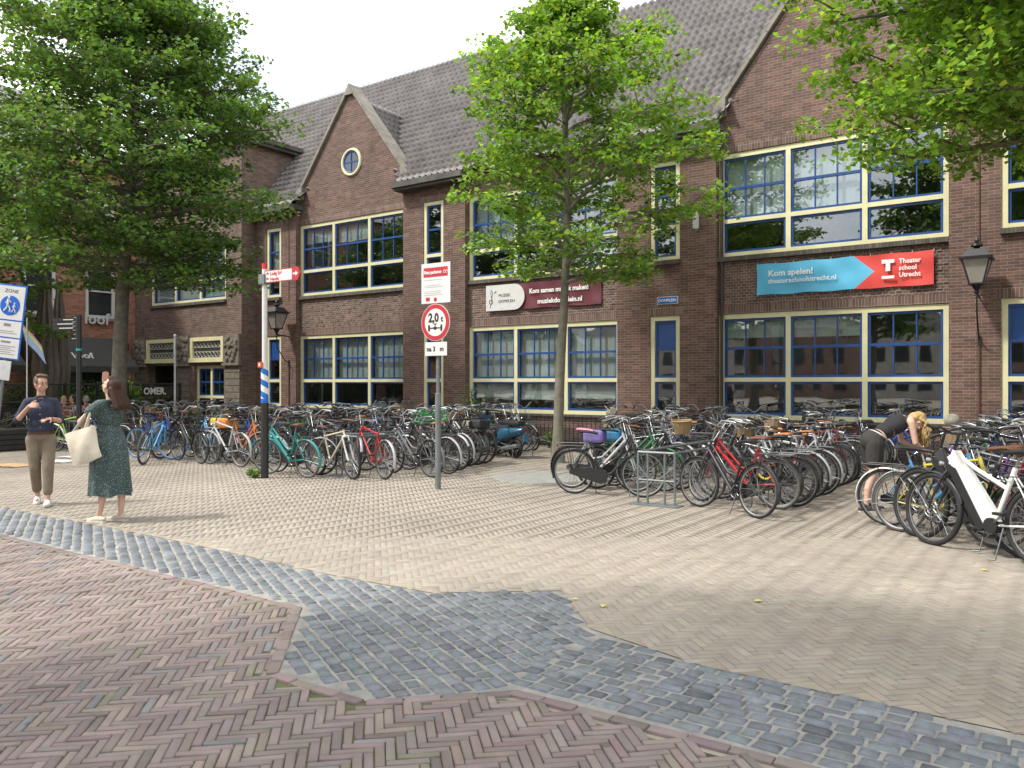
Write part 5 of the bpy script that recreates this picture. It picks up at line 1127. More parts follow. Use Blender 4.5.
HM = Mh((.02,0,1.70), 32, -2); sweep(b, (-.005,0,1.5), (.005,0,1.62), .055, .052); head_prims(b, HM); skinify('body', b, SKIN, mt_, .0065, 4); face(mt_, HM)
g = MB(); [g.torus((0,0,0), .019, .0018, 16, 4, 'x', M=HM @ Matrix.Translation((.104,k*.031,.008))) for k in (-1,1)]; g.tube([(.104,-.012,.01),(.108,0,.012),(.104,.012,.01)], .0018, 4, M=HM); [g.tube([(.103,k*.05,.01),(.0,k*.08,.012)], .0015, 4, M=HM) for k in (-1,1)]; g.build('glasses', BLACK, mt_)
h = MB(); 
for c, r in (((-.02,0,.07),(.092,.08,.075)),((-.06,0,.03),(.06,.074,.085)),((.045,.015,.118),(.055,.06,.03)),((.02,-.02,.125),(.06,.055,.03)),((-.0,.066,.04),(.05,.018,.05)),((-.0,-.066,.04),(.05,.018,.05))): h.ell(c, r, 14, 10, HM)
HAIRB = mat('brown_hair', (.1,.055,.03), .55, var=.35, scale=60, bump=.7, bscale=120); skinify('hair', h, HAIRB, mt_, .007, 2)
SHIRT = mat('navy_cotton', (.028,.034,.062), .85, var=.2, scale=9, bump=.5, bscale=14); s = MB()
for c, r in (((0,0,1.05),(.128,.165,.1)),((0,0,1.14),(.122,.16,.16)),((.005,0,1.32),(.135,.185,.185))): s.ell(c, r, 18, 12)
sweep(s, (-.01,-.135,1.455), (-.01,.135,1.455), .064, .064); chain(s, [ls_, ls_.lerp(le,.9), ls_.lerp(le,.98)], [.06,.054,.053]); chain(s, [rs, rs.lerp(re,.9), rs.lerp(re,.98)], [.06,.054,.053]); s.torus((.0,0,1.53), .06, .016, 18, 8, 'z'); s.tube([(.05,-.03,1.545),(.1,-.05,1.47)], [.014,.008], 8); s.tube([(.05,.03,1.545),(.1,.05,1.47)], [.014,.008], 8)
so_ = skinify('shirt', s, SHIRT, mt_, .009, 3); bt_ = MB(); [bt_.ell((.137-.016*((z-1.3)/.2)**2*1.2,0,z), (.004,.006,.006), 8, 6) for z in (1.1,1.19,1.28,1.37)]; bt_.build('button', WHITE, so_)
KH = mat('khaki_cotton', (.20,.16,.115), .9, var=.15, scale=7, bump=.6, bscale=10); s = MB(); s.ell((0,0,.97), (.128,.172,.11), 18, 12)
chain(s, [(0,.092,.92), (.13,.1,.53), la+Vector((-.018,0,.1))], [.105,.075,.062]); chain(s, [(0,-.092,.92), (.03,-.07,.53), ra_+Vector((.05,-.003,.1))], [.105,.075,.064]); skinify('trousers', s, KH, mt_, .009, 3)
s = MB(); s.add([(.125*math.cos(a)*1.06, .165*math.sin(a)*1.04, z) for z in (1.0,1.035) for a in [k*math.pi/12 for k in range(24)]], [(k,(k+1)%24,24+(k+1)%24,24+k) for k in range(24)]); s.box((.128,-.025,.998),(.142,.025,1.037)); s.build('belt', mat('leather', (.07,.03,.015), .5), mt_, smooth=True)
WSH = mat('white_leather', (.7,.69,.66), .5, var=.06); shoe(mt_, la, 0, WSH); shoe(mt_, ra_, 0, WSH, pitch=12)
s = MB(); s.ell(lw+Vector((.0,-.0,.0)), (.02,.03,.03)); s.build('watch', BLACK, mt_, smooth=True)
s = MB(); s.bbox((.28,.02,1.235),(.34,.09,1.25), .004); s.build('phone', BLACK, mt_)
mx_, my_ = (G(37,506)[0]+G(45,503)[0])/2, (G(37,506)[1]+G(45,503)[1])/2
finish(mt_, mx_, my_, -30, 1.0); mt_['label'] = 'man in dark navy shirt and khaki trousers walking at the left'
# --- woman in the dress
wt = person('', 0, 0, 0); prop(wt, 'woman in green dotted dress with white tote bag looking up', 'person')
b = MB(); torso(b, (0,0,.95), (0,0,1.1), (-.01,0,1.28), (-.02,0,1.4), .98, True)
l1_, l2_ = Vector((.05,.1,.085)), Vector((-.1,-.08,.085)); chain(b, [(0,.08,.92), (.02,.09,.5), (-.005,.1,.32), l1_], [.085,.052,.047,.03]); chain(b, [(0,-.08,.92), (-.03,-.08,.5), (-.11,-.08,.32), l2_], [.085,.052,.047,.03])
for a in (l1_, l2_): sweep(b, a+Vector((-.03,0,-.05)), a+Vector((.12,0,-.06)), .028, .018)
ls_, le, lw = Vector((-.02,.17,1.39)), Vector((.2,.23,1.2)), Vector((.27,.06,1.06)); rs, re, rw_ = Vector((-.02,-.17,1.39)), Vector((.2,-.2,1.5)), Vector((.13,-.06,1.68))
chain(b, [ls_, le, lw], [.045,.035,.024]); chain(b, [rs, re, rw_], [.045,.035,.024]); hand(b, lw, (.5,-.6,-.3), (-.5,-.3,-.5), (0,.2,1), .5, .92); hand(b, rw_, (-.45,.25,.75), (-.5,.6,-.3), (-.6,-.5,.2), .35, .92)
HM = Mh((-.025,0,1.60), -8, 38); sweep(b, (-.02,0,1.42), (-.02,0,1.52), .05, .048); head_prims(b, HM, .95, True); skinify('body', b, SKIN2, wt, .0065, 4); face(wt, HM)
h = MB()
for c, r in (((-.03,0,.05),(.09,.083,.085)),((-.08,0,.0),(.06,.08,.09)),((.03,0,.105),(.06,.06,.03))): h.ell(c, r, 14, 10, HM)
for k in range(-3,4): sweep(h, HM @ Vector((-.09,k*.022,.04)), Vector((-.2-.015*abs(k%2),k*.036,1.36+.012*(k%3))), .035, .03)
skinify('hair', h, mat('dark_brown_hair', (.045,.022,.014), .65, var=.35, scale=50, bump=.5, bscale=100, spec=.25), wt, .008, 3)
dm, n, l, bs = nt('dotted_dress'); tc = n.new('ShaderNodeTexCoord'); vo = n.new('ShaderNodeTexVoronoi'); vo.inputs['Scale'].default_value = 60; l.new(tc.outputs['Object'], vo.inputs['Vector']); cr = n.new('ShaderNodeMapRange'); cr.inputs[1].default_value = .2; cr.inputs[2].default_value = .27; cr.inputs[3].default_value = 1; cr.inputs[4].default_value = 0
l.new(vo.outputs['Distance'], cr.inputs[0]); mx = n.new('ShaderNodeMix'); mx.data_type = 'RGBA'; mx.inputs[6].default_value = (.042,.072,.07,1); mx.inputs[7].default_value = (.36,.38,.34,1); l.new(cr.outputs[0], mx.inputs[0]); l.new(mx.outputs[2], bs.inputs['Base Color']); bs.inputs['Roughness'].default_value = .85
s = MB()
for c, r in (((0,0,1.12),(.115,.14,.1)),((-.008,0,1.26),(.132,.165,.17)),((.02,0,1.27),(.125,.13,.09))): s.ell(c, r, 18, 12)
sweep(s, (-.02,-.13,1.4), (-.02,.13,1.4), .062, .062); sweep(s, ls_, ls_.lerp(le,.42), .07, .075); sweep(s, rs, rs.lerp(re,.42), .07, .075)
do_ = skinify('dress_bodice', s, dm, wt, .009, 3)
s = MB(); nr, nk = 14, 72; V, Fc = [], []
for i in range(nr+1):
    u = i/nr; z = 1.13-.81*u; rx = .125+.06*min(1,u*4)+.045*u; ry = .14+.05*min(1,u*4)+.04*u
    for k in range(nk):
        a = 2*math.pi*k/nk; fo = 1+(.015+.075*u)*math.sin(a*9+1.2*math.sin(a*2)+u*.6)+.02*u*math.sin(a*17); V.append((rx*fo*math.cos(a)-.02*u, ry*fo*math.sin(a), z+.012*u*math.sin(a*5)))
for i in range(nr):
    for k in range(nk): Fc.append((i*nk+k, i*nk+(k+1)%nk, (i+1)*nk+(k+1)%nk, (i+1)*nk+k))
s.add(V, Fc); s.build('dress_skirt', dm, wt, smooth=True, fix=False)
CRM = mat('cream_shoe', (.55,.5,.38), .7); shoe(wt, l1_, -6, CRM, low=True); shoe(wt, l2_, 8, CRM, low=True)
finish(wt, (G(100,522)[0]+G(118,520)[0])/2, (G(100,522)[1]+G(118,520)[1])/2, 198, 1.04)
tb = thing('tote_bag', 'large cream cotton tote bag hanging from the shoulder of the woman in green', 'bag', (0,0,0)); s = MB()
n1, n2 = 12, 10; V, Fc = [], []
for side in (0,1):
    for j in range(n2+1):
        for i in range(n1+1):
            u = i/n1; v = j/n2; wd = .23+.02*v; bul = (.075*math.sin(math.pi*u)**.6*math.sin(math.pi*min(1,(1-v)*.82+.12))**.7+.006)*(1 if side else -1); V.append(((u*2-1)*wd*(1-.06*math.sin(v*3)), bul+.008*math.sin(u*11+v*7), -.44*(1-v)-.03*math.sin(math.pi*u)*(1-v)))
for side in (0,1):
    o_ = side*(n1+1)*(n2+1)
    for j in range(n2):
        for i in range(n1): a = o_+j*(n1+1)+i; Fc.append((a,a+1,a+n1+2,a+n1+1))
B_ = (n1+1)*(n2+1)
for j in range(n2): a = j*(n1+1); Fc.append((a, a+n1+1, B_+a+n1+1, B_+a)); a += n1; Fc.append((a, a+n1+1, B_+a+n1+1, B_+a))
for i in range(n1): Fc.append((i, i+1, B_+i+1, B_+i))
s.add(V, Fc, Matrix.Rotation(R(16), 4, 'Y')); CAN = mat('canvas', (.6,.55,.44), .9, var=.1, scale=5, bump=.6, bscale=9); s.build('bag_body', CAN, tb, smooth=True)
for dx in (0,):
    for yy in (-.02,.03):
        q = MB(); A_ = Matrix.Rotation(R(16),4,'Y') @ Vector((-.1,yy,-.02)); B2 = Matrix.Rotation(R(16),4,'Y') @ Vector((.1,yy,-.02)); T_ = Vector((-.17,-.085,.34)); q.tube([A_, A_.lerp(T_,.6)+Vector((-.0,.03,0)), T_, B2.lerp(T_,.6)+Vector((.01,.03,0)), B2], .013, 6); q.build('strap', CAN, tb, smooth=True)
Mw = Matrix.Translation(wt.location) @ Matrix.Rotation(R(198), 4, 'Z'); tb.location = Mw @ Vector((.16,.3,1.15)); tb.rotation_euler = (0,0,R(206)); tb.scale = (.88,.88,.88)
# --- woman bending over a bicycle
bt2 = person('', 0, 0, 0); prop(bt2, 'blonde woman in black top and dark shorts bending over a bike', 'person')
b = MB(); torso(b, (0,0,.92), (.14,0,1.02), (.32,0,1.13), (.44,0,1.18), .95, True)
a1_, a2_ = Vector((.02,.1,.085)), Vector((-.12,-.09,.085)); chain(b, [(0,.08,.88), (.06,.09,.5), (.0,.1,.3), a1_], [.085,.052,.046,.03]); chain(b, [(0,-.08,.88), (-.02,-.085,.5), (-.1,-.09,.3), a2_], [.085,.052,.046,.03])
for a in (a1_, a2_): sweep(b, a+Vector((-.03,0,-.05)), a+Vector((.12,0,-.06)), .028, .018)
ls_, le, lw = Vector((.44,.165,1.16)), Vector((.5,.2,.9)), Vector((.68,.1,.78)); rs, re, rw_ = Vector((.44,-.165,1.16)), Vector((.47,-.2,.9)), Vector((.66,-.1,.77))
chain(b, [ls_, le, lw], [.045,.035,.024]); chain(b, [rs, re, rw_], [.045,.035,.024]); hand(b, lw, (.9,-.2,-.3), (0,-.5,-.8), (.2,-.3,.8), .5, .92); hand(b, rw_, (.9,.2,-.3), (0,.5,-.8), (.2,.3,.8), .5, .92)
HM = Mh((.60,0,1.16), 0, -62); sweep(b, (.46,0,1.19), (.55,0,1.19), .05, .047); head_prims(b, HM, .95, True); skinify('body', b, SKIN2, bt2, .0065, 4); face(bt2, HM)
h = MB()
for c, r in (((-.03,0,.05),(.092,.086,.088)),((-.07,0,.0),(.065,.084,.09))): h.ell(c, r, 14, 10, HM)
rh = random.Random(2)
for k in range(60):
    a = -2.0+4.0*k/59; y = .085*math.sin(a); x0 = .62+.05*math.cos(a)*.6; wv = rh.random()*6
    g1, g2 = rh.uniform(-.035,.035), rh.uniform(-.03,.03); P = [Vector((x0-.06, y*.6, 1.235)), Vector((x0+.05, y*1.2+g2*.5, 1.16)), Vector((x0+.055+.03*math.sin(wv)+g1, y*1.35+g2, 1.06)), Vector((x0+.03+.03*math.sin(wv+2)+g1, y*1.4+.02*math.cos(wv)+g2, .96)), Vector((x0+.045+g1*1.6, y*1.3+g2*1.5, .8+.12*rh.random()))]
    if abs(y) < .055: P = P[:3] if x0 < .6 else P
    chain(h, P, [.016,.015,.013,.010,.005][:len(P)])
skinify('hair', h, mat('blonde_hair', (.5,.33,.13), .5, var=.35, scale=40, bump=.9, bscale=90), bt2, .006, 1)
BT = mat('black_top', (.022,.02,.024), .85, var=.15); s = MB(); A_ = math.degrees(math.atan2(.32,.21))
for c, r in (((.17,0,1.045),(.11,.14,.12)),((.31,0,1.125),(.125,.16,.17))): s.ell((0,0,0), r, 18, 12, Matrix.Translation(c) @ Matrix.Rotation(R(A_), 4, 'Y'))
sweep(s, (.42,-.1,1.185), (.42,.1,1.185), .056, .056); skinify('top', s, BT, bt2, .009, 3)
s = MB(); s.ell((0,0,0), (.128,.172,.12), 18, 12, Matrix.Translation((.01,0,.9)) @ Matrix.Rotation(R(25),4,'Y')); s.ell((0,0,0), (.135,.178,.155), 18, 12, Matrix.Translation((.005,0,.93)) @ Matrix.Rotation(R(57),4,'Y')); sweep(s, (.0,.085,.88), (.03,.095,.66), .118, .105); sweep(s, (.0,-.085,.88), (-.02,-.095,.66), .118, .105); skinify('shorts', s, mat('dark_shorts', (.035,.032,.03), .9, var=.2, bump=.5, bscale=9), bt2, .009, 3)
s = MB(); s.torus((0,0,0), .118, .012, 24, 6, 'z', M=Matrix.Translation((.075,0,.985)) @ Matrix.Rotation(R(35),4,'Y') @ Matrix.Diagonal((1,1.28,1,1))); s.build('waistband', WHITE, bt2, smooth=True)
SN = mat('dark_sneaker', (.05,.05,.055), .6); shoe(bt2, a1_, 0, SN); shoe(bt2, a2_, 0, SN)
finish(bt2, *at_z(872, 10.9), 38, 1.03)
# --- people sitting on the terrace
def sitter(px, z, col, hair, deg, label):
    t = person('', 0, 0, 0); prop(t, label, 'person'); b = MB(); torso(b, (0,0,.55), (-.02,0,.7), (-.02,0,.88), (-.02,0,1.0), .98)
    for s in (-1,1): chain(b, [(0,s*.1,.53),(.42,s*.12,.52),(.42,s*.12,.1)], [.085,.06,.04]); sweep(b, (.4,s*.12,.05), (.55,s*.12,.035), .035, .025); w_ = Vector((.36,s*.08,.76)); chain(b, [(-.02,s*.19,.99),(.06,s*.25,.74),w_], [.048,.04,.026]); hand(b, w_, (1,-s*.3,0), (0,0,-1), (0,-s,0), .4)
    HM = Mh((.01,0,1.22), 10); sweep(b, (-.02,0,1.03), (0,0,1.14), .05, .05); head_prims(b, HM); skinify('body', b, SKIN, t, .009, 3); face(t, HM)
    h = MB(); h.ell((-.03,0,.06), (.09,.08,.08), 12, 8, HM); h.ell((-.06,0,.0), (.06,.078,.09), 12, 8, HM); skinify('hair', h, mat('hair_'+hair[0], hair[1], .6, var=.3), t, .009, 2)
    s = MB(); s.ell((-.02,0,.68), (.13,.165,.15)); s.ell((-.02,0,.87), (.135,.185,.18)); sweep(s, (-.02,-.15,1.), (-.02,.15,1.), .066, .066)
    for q in (-1,1): sweep(s, (-.02,q*.19,.99), (.05,q*.24,.78), .062, .054)
    skinify('shirt', s, mat('shirt_'+col[0], col[1], .85), t, .012, 3); s = MB(); s.ell((0,0,.55), (.13,.17,.1)); [chain(s, [(0,q*.1,.54),(.42,q*.12,.52),(.42,q*.12,.16)], [.1,.078,.06]) for q in (-1,1)]; skinify('trousers', s, mat('denim', (.04,.06,.12), .9), t, .012, 3)
    X, Y = at_z(px, z); finish(t, X, Y, deg)
    c = thing('terrace_chair', 'dark terrace chair under the '+label.split(' sitting')[0], 'chair', (0,0,0), 'terrace chairs'); s = MB(); s.box((-.2,-.21,.41),(.22,.21,.44)); s.build('seat', BLACK, c); s = MB(); s.box((-.24,-.2,.6),(-.21,.2,.88)); s.build('backrest', BLACK, c)
    for (x, y, zz) in ((-.22,-.2,.88),(-.22,.2,.88),(.2,-.2,.41),(.2,.2,.41)): s = MB(); s.tube([(x,y,0),(x,y,zz)], .012, 6); s.build('leg', BLACK, c)
    c.location = (X, Y, 0); c.rotation_euler = (0,0,R(deg))
sitter(64, 23.5, ('rust', (.3,.09,.05)), ('brown', (.1,.05,.03)), -60, 'person in a rust coloured shirt sitting on the terrace behind the man')
sitter(73, 24.3, ('white', (.6,.58,.55)), ('dark', (.03,.02,.015)), -140, 'person in a white shirt sitting on the terrace left of the direction post')
sitter(86, 23.8, ('salmon', (.5,.22,.18)), ('grey', (.25,.22,.2)), 160, 'person in a salmon pink shirt sitting on the terrace right of the direction post')
# ------------------------------------------------------------------ signs and posts
px_, py_ = G(264, 478); px_ += .02
sp_ = thing('cycle_route_post', 'tall white, blue and black striped post with a white and red direction arm', 'signpost', (px_, py_, 0))
p = MB(); p.tube([(px_,py_,0),(px_,py_,1.36)], .07, 16); p.build('lower_pole', mat('black_paint', (.015,.015,.016), .5, var=.3), sp_, smooth=True)
st, n, l, bs = nt('blue_white_spiral'); ge = n.new('ShaderNodeTexCoord'); s_ = n.new('ShaderNodeSeparateXYZ'); l.new(ge.outputs['Object'], s_.inputs[0])
at2 = n.new('ShaderNodeMath'); at2.operation = 'ARCTAN2'; l.new(s_.outputs[1], at2.inputs[0]); l.new(s_.outputs[0], at2.inputs[1]); m1 = n.new('ShaderNodeMath'); m1.operation = 'MULTIPLY_ADD'; l.new(at2.outputs[0], m1.inputs[0]); m1.inputs[1].default_value = 1/(2*math.pi)
m2_ = n.new('ShaderNodeMath'); m2_.operation = 'MULTIPLY'; l.new(s_.outputs[2], m2_.inputs[0]); m2_.inputs[1].default_value = 4.6; l.new(m2_.outputs[0], m1.inputs[2]); m3 = n.new('ShaderNodeMath'); m3.operation = 'FRACT'; l.new(m1.outputs[0], m3.inputs[0]); m4 = n.new('ShaderNodeMath'); m4.operation = 'GREATER_THAN'; m4.inputs[1].default_value = .5; l.new(m3.outputs[0], m4.inputs[0])
mx = n.new('ShaderNodeMix'); mx.data_type = 'RGBA'; mx.inputs[6].default_value = (.72,.72,.7,1); mx.inputs[7].default_value = (.01,.14,.5,1); l.new(m4.outputs[0], mx.inputs[0]); l.new(mx.outputs[2], bs.inputs['Base Color']); bs.inputs['Roughness'].default_value = .45
p = MB(); p.tube([(px_,py_,1.44),(px_,py_,1.98)], .066, 20); p.build('striped_band', st, sp_, smooth=True)
p = MB(); p.tube([(px_,py_,1.36),(px_,py_,1.44)], .069, 16); p.build('blue_band', SBLUE, sp_, smooth=True)
p = MB(); p.tube([(px_,py_,1.98),(px_,py_,3.78)], .047, 16); p.build('upper_pole', WHITE, sp_, smooth=True)
p = MB(); p.tube([(px_,py_,3.78),(px_,py_,3.88)], .05, 16); p.build('cap', mat('red_paint', (.6,.03,.05), .4), sp_, smooth=True)
p = MB(); p.bbox((px_-.08,py_-.08,3.5),(px_+.08,py_+.08,3.68), .01); p.build('clamp', GALV, sp_)
ar = MB(); x0, x1, ya = px_+.08, px_+.8, py_-.03; ar.box((x0,ya-.015,3.52),(x1,ya+.015,3.74)); ao = ar.build('direction_arm', WHITE, sp_)
ar = MB(); ar.prism([(x1,3.515),(x1+.15,3.515),(x1+.21,3.63),(x1+.15,3.745),(x1,3.745)], ya-.017, ya+.017); ar.box((x0,ya-.018,3.52),(x1,ya-.0152,3.533)); ar.box((x0,ya-.018,3.727),(x1,ya-.0152,3.74)); ar.build('arrow_tip', RED, ao)
ar = MB(); ar.prism([(x1+.03,3.615),(x1+.1,3.615),(x1+.1,3.585),(x1+.165,3.63),(x1+.1,3.675),(x1+.1,3.645),(x1+.03,3.645)], ya-.021, ya-.0175); ar.build('arrow', WHITE, ao)
RI = mat('red_ink', (.5,.03,.05), .5)
text_mb('Ledig Erf', .088, frameM((x0+.13,ya-.0175,3.645),(1,0,0)), bold=.001).build('lettering', RI, ao); text_mb('Neude', .088, frameM((x0+.13,ya-.0175,3.55),(1,0,0)), bold=.001).build('lettering', RI, ao)
q = MB(); [ (q.torus((x0+.04,ya-.018,z+.02), .015, .003, 10, 4,'y'), q.torus((x0+.08,ya-.018,z+.02), .015, .003, 10, 4,'y'), q.tube([(x0+.04,ya-.018,z+.02),(x0+.06,ya-.018,z+.05),(x0+.08,ya-.018,z+.02)], .003, 4)) for z in (3.66,3.565)]; q.build('emblem', RI, ao)
q = MB(); q.box((px_-.09,py_-.085,2.0),(px_+.02,py_-.06,2.1)); q.build('sticker', mat('orange_red_sticker', (.55,.08,.03), .5), sp_); q = MB(); q.tube([(px_-.035,py_-.087,2.05),(px_-.035,py_-.091,2.05)], .025, 12); q.build('sticker', WHITE, sp_)
# weight limit sign
X0, Y0 = G(438, 489)
ws = thing('traffic_sign', 'grey pole with a white notice, round red 2.0t sign and small white plate', 'traffic sign', (X0, Y0, 0))
p = MB(); p.tube([(X0,Y0,0),(X0,Y0,1.55),(X0,Y0,1.56),(X0,Y0,3.6)], [.048,.048,.03,.03], 14); p.build('pole', GALV, ws, smooth=True)
ys_ = Y0-.06
p = MB(); p.bbox((X0-.3,ys_-.006,3.01),(X0+.31,ys_+.006,3.66), .005); no_ = p.build('notice_board', WHITE, ws)
p = MB(); p.box((X0-.25,ys_-.01,3.44),(X0+.26,ys_-.0065,3.59)); p.build('red_band', RED, no_); text_mb('Fiets parkeren', .075, frameM((X0-.235,ys_-.011,3.49),(1,0,0)), bold=.0015, sx=.84).build('lettering', wm, no_)
q = MB(); q.torus((X0+.19,ys_-.011,3.51), .022, .004, 12, 4, 'y'); q.torus((X0+.235,ys_-.011,3.51), .022, .004, 12, 4, 'y'); q.build('emblem', wm, no_)
q = MB()
rr = random.Random(4)
for z in (3.385,3.3,3.27,3.2,3.17,3.14): q.box((X0-.24,ys_-.009,z),(X0+rr.uniform(.1,.25),ys_-.0065,z+.012))
q.build('small_print', mat('pale_print', (.45,.42,.45), .6), no_); q = MB(); q.box((X0-.2,ys_-.01,3.05),(X0-.12,ys_-.0065,3.11)); q.ell((X0+.0,ys_-.008,3.07),(.035,.002,.035)); q.build('print_mark', RED, no_)
def disc(cx_, cz, r, y0, y1, mb): mb.tube([(cx_,y0,cz),(cx_,y1,cz)], r, 48)
p = MB(); disc(X0,2.7,.3,ys_+.008,ys_-.004,p); rs_ = p.build('round_sign', WHITE, ws); p = MB(); disc(X0,2.7,.292,ys_-.0042,ys_-.0065,p); p.build('red_ring', RED, rs_); p = MB(); disc(X0,2.7,.222,ys_-.0066,ys_-.009,p); p.build('sign_face', WHITE, rs_)
INK = mat('black_ink', (.01,.01,.01), .5)
text_mb('2,0', .2, frameM((X0-.145,ys_-.011,2.71),(1,0,0)), bold=.006, sx=.9).build('lettering', INK, rs_); text_mb('t', .13, frameM((X0+.12,ys_-.011,2.71),(1,0,0)), bold=.004).build('lettering', INK, rs_)
q = MB(); y1_ = ys_-.0115; q.box((X0-.14,y1_-.001,2.6),(X0+.14,y1_+.002,2.618)); [q.box((X0+k-.018,y1_-.002,2.56),(X0+k+.018,y1_+.0022,2.66)) for k in (-.13,.13)]; q.ell((X0,y1_,2.609),(.036,.003,.03)); q.prism([(X0-.03,2.68),(X0+.03,2.68),(X0,2.645)], y1_-.002, y1_+.001); q.build('axle_symbol', INK, rs_)
p = MB(); p.bbox((X0-.22,ys_-.006,2.16),(X0+.24,ys_+.006,2.38), .005); so2 = p.build('sub_plate', WHITE, ws); text_mb('na 3   m', .11, frameM((X0-.185,ys_-.0085,2.235),(1,0,0)), bold=.002).build('lettering', INK, so2)
# pedestrian zone sign, leaning
zs_ = thing('zone_sign', 'leaning blue edged pedestrian zone sign at the far left', 'traffic sign', (0,0,0)); q = MB(); q.bbox((-.3,-.01,0),(.3,.01,1.5), .008); zb = q.build('sign_panel', SBLUE, zs_)
q = MB(); [q.box((-.27,-.014,a),(.27,-.0105,b_)) for a, b_ in ((.8,1.47),(.45,.77),(.03,.42))]; q.build('white_field', WHITE, zb); q = MB(); q.tube([(0,-.0145,1.08),(0,-.0175,1.08)], .2, 36); q.build('blue_disc', SBLUE, zb)
text_mb('ZONE', .1, frameM((0,-.015,1.34),(1,0,0)), align='CENTER').build('lettering', INK, zb)
q = MB()
def ped(x, z, s):
    q.tube([(x,-.0195,z+.17*s),(x,-.0185,z+.17*s)], .028*s, 12); q.tube([(x,-.019,z+.13*s),(x-.005,-.019,z)], .026*s, 6); q.tube([(x,-.019,z+.0),(x+.045*s,-.019,z-.07*s),(x+.05*s,-.019,z-.14*s)], .015*s, 5); q.tube([(x,-.019,z),(x-.03*s,-.019,z-.07*s),(x-.075*s,-.019,z-.13*s)], .015*s, 5); q.tube([(x,-.019,z+.12*s),(x+.06*s,-.019,z+.05*s)], .011*s, 5); q.tube([(x,-.019,z+.12*s),(x-.06*s,-.019,z+.04*s)], .011*s, 5)
ped(-.04,1.09,.95); ped(.085,1.03,.6); q.build('pedestrians', WHITE, zb)
q = MB(); [q.box((-.2,-.0165,z),(.2-.08*(k%2),-.0142,z+.012)) for k, z in enumerate((.52,.56,.1,.14,.18,.22,.26))]; q.box((-.08,-.0165,.66),(.06,-.0142,.72)); q.box((-.1,-.0165,.33),(.1,-.0142,.37)); q.build('small_print', mat('grey_print', (.2,.2,.2), .6), zb)
q = MB(); q.tube([(0,.04,-2.2),(0,.04,1.3)], .035, 10); q.build('pole', GALV, zs_, smooth=True); q = MB(); q.bbox((-.24,-.02,-.42),(.16,.0,-.03), .005); q.build('rear_plate', LGREY, zs_)
zx, zy = at_z(14, 16.2); zs_.location = (zx-.2, zy-.1, 2.2); zs_.rotation_euler = Euler((0, R(7), math.atan2(.5786,.8157)), 'XYZ')
# pedestrian finger post
fx, fy = G(79, 462); fp = thing('finger_post', 'black pedestrian direction post with stacks of narrow arms behind the woman', 'signpost', (fx, fy, 0))
q = MB(); q.tube([(fx,fy,0),(fx,fy,3.2)], .055, 12); q.build('pole', BLACK, fp, smooth=True); q = MB(); q.tube([(fx,fy,2.42),(fx,fy,2.47)], .06, 12); q.build('ring', mat('turquoise', (.02,.3,.3), .4), fp)
rv = Vector((.8157,.5786,0)); fv = Vector((-.5786,.8157,0))
for (nsl, zt_, dv, L) in ((3, 3.1, -rv*.96+fv*.25, .62), (6, 3.16, (fv-rv*.53)*.8-rv*.28, .62)):
    dv = dv.normalized()
    for i in range(nsl):
        z = zt_-i*.092; off = 0 if nsl == 6 else .0; a = Vector((fx,fy,z))+dv*.06; bq = a+dv*L; nn_ = Vector((dv.y,-dv.x,0))*.012
        q = MB(); vs_ = []
        for zz in (z-.036, z+.036): vs_ += [a-nn_+Vector((0,0,zz-z)), bq-nn_+Vector((0,0,zz-z)), bq+nn_+Vector((0,0,zz-z)), a+nn_+Vector((0,0,zz-z))]
        q.add(vs_, [(0,3,2,1),(4,5,6,7),(0,1,5,4),(1,2,6,5),(2,3,7,6),(3,0,4,7)]); ao = q.build('sign_arm', BLACK, fp)
        sg = 1 if nn_.normalized().dot(-fv) > 0 else -1; q = MB(); u0 = a+dv*.08+nn_*sg*1.15; u1 = a+dv*(.34+.05*((i*7)%4))+nn_*sg*1.15; q.tube([u0, u1], .011, 4); q.build('small_print', WHITE, ao)
# terrace: rail, parasols, flag, thin pole
RX = -26.6
tr_ = thing('terrace_railing', 'black steel railing around the cafe terrace, behind the far left bikes', 'railing', (RX, 12, 0))
A_, B_ = Vector((RX-.7,17.3,0)), Vector((RX+2.3,7.6,0)); dv = (B_-A_)
q = MB(); [q.tube([A_+Vector((0,0,z)), B_+Vector((0,0,z))], .03, 6) for z in (1.68,1.15,.15)]; q.build('rail', BLACK, tr_)
for i in range(9): c = A_+dv*(i/8); q = MB(); q.box(c+Vector((-.035,-.035,0)), c+Vector((.035,.035,1.72))); q.build('post', BLACK, tr_)
q = MB()
for i in (3,4,5,6,7): a = A_+dv*(i/8+.01); b_ = A_+dv*((i+1)/8-.01); q.add([a+Vector((0,0,.2)), b_+Vector((0,0,.2)), b_+Vector((0,0,1.0)), a+Vector((0,0,1.0)), a+Vector((.02,0,.2)), b_+Vector((.02,0,.2)), b_+Vector((.02,0,1.0)), a+Vector((.02,0,1.0))], [(0,1,2,3),(4,5,6,7),(0,1,5,4),(3,2,6,7),(0,3,7,4),(1,2,6,5)])
q.build('screen', mat('dark_screen', (.03,.03,.03), .7), tr_)
bo_ = thing('beer_banner', 'dark banner with white letters OMER. on the terrace railing', 'banner', tuple(A_+dv*.12)); a = A_+dv*.02+Vector((.06,0,0)); b_ = A_+dv*.2+Vector((.06,0,0)); dn = -dv.normalized()
q = MB(); q.add([a+Vector((0,0,1.25)), b_+Vector((0,0,1.25)), b_+Vector((0,0,1.62)), a+Vector((0,0,1.62)), a+Vector((.01,0,1.25)), b_+Vector((.01,0,1.25)), b_+Vector((.01,0,1.62)), a+Vector((.01,0,1.62))], [(0,1,2,3),(4,5,6,7),(0,1,5,4),(3,2,6,7),(0,3,7,4),(1,2,6,5)]); q.build('cloth', BLACK, bo_)
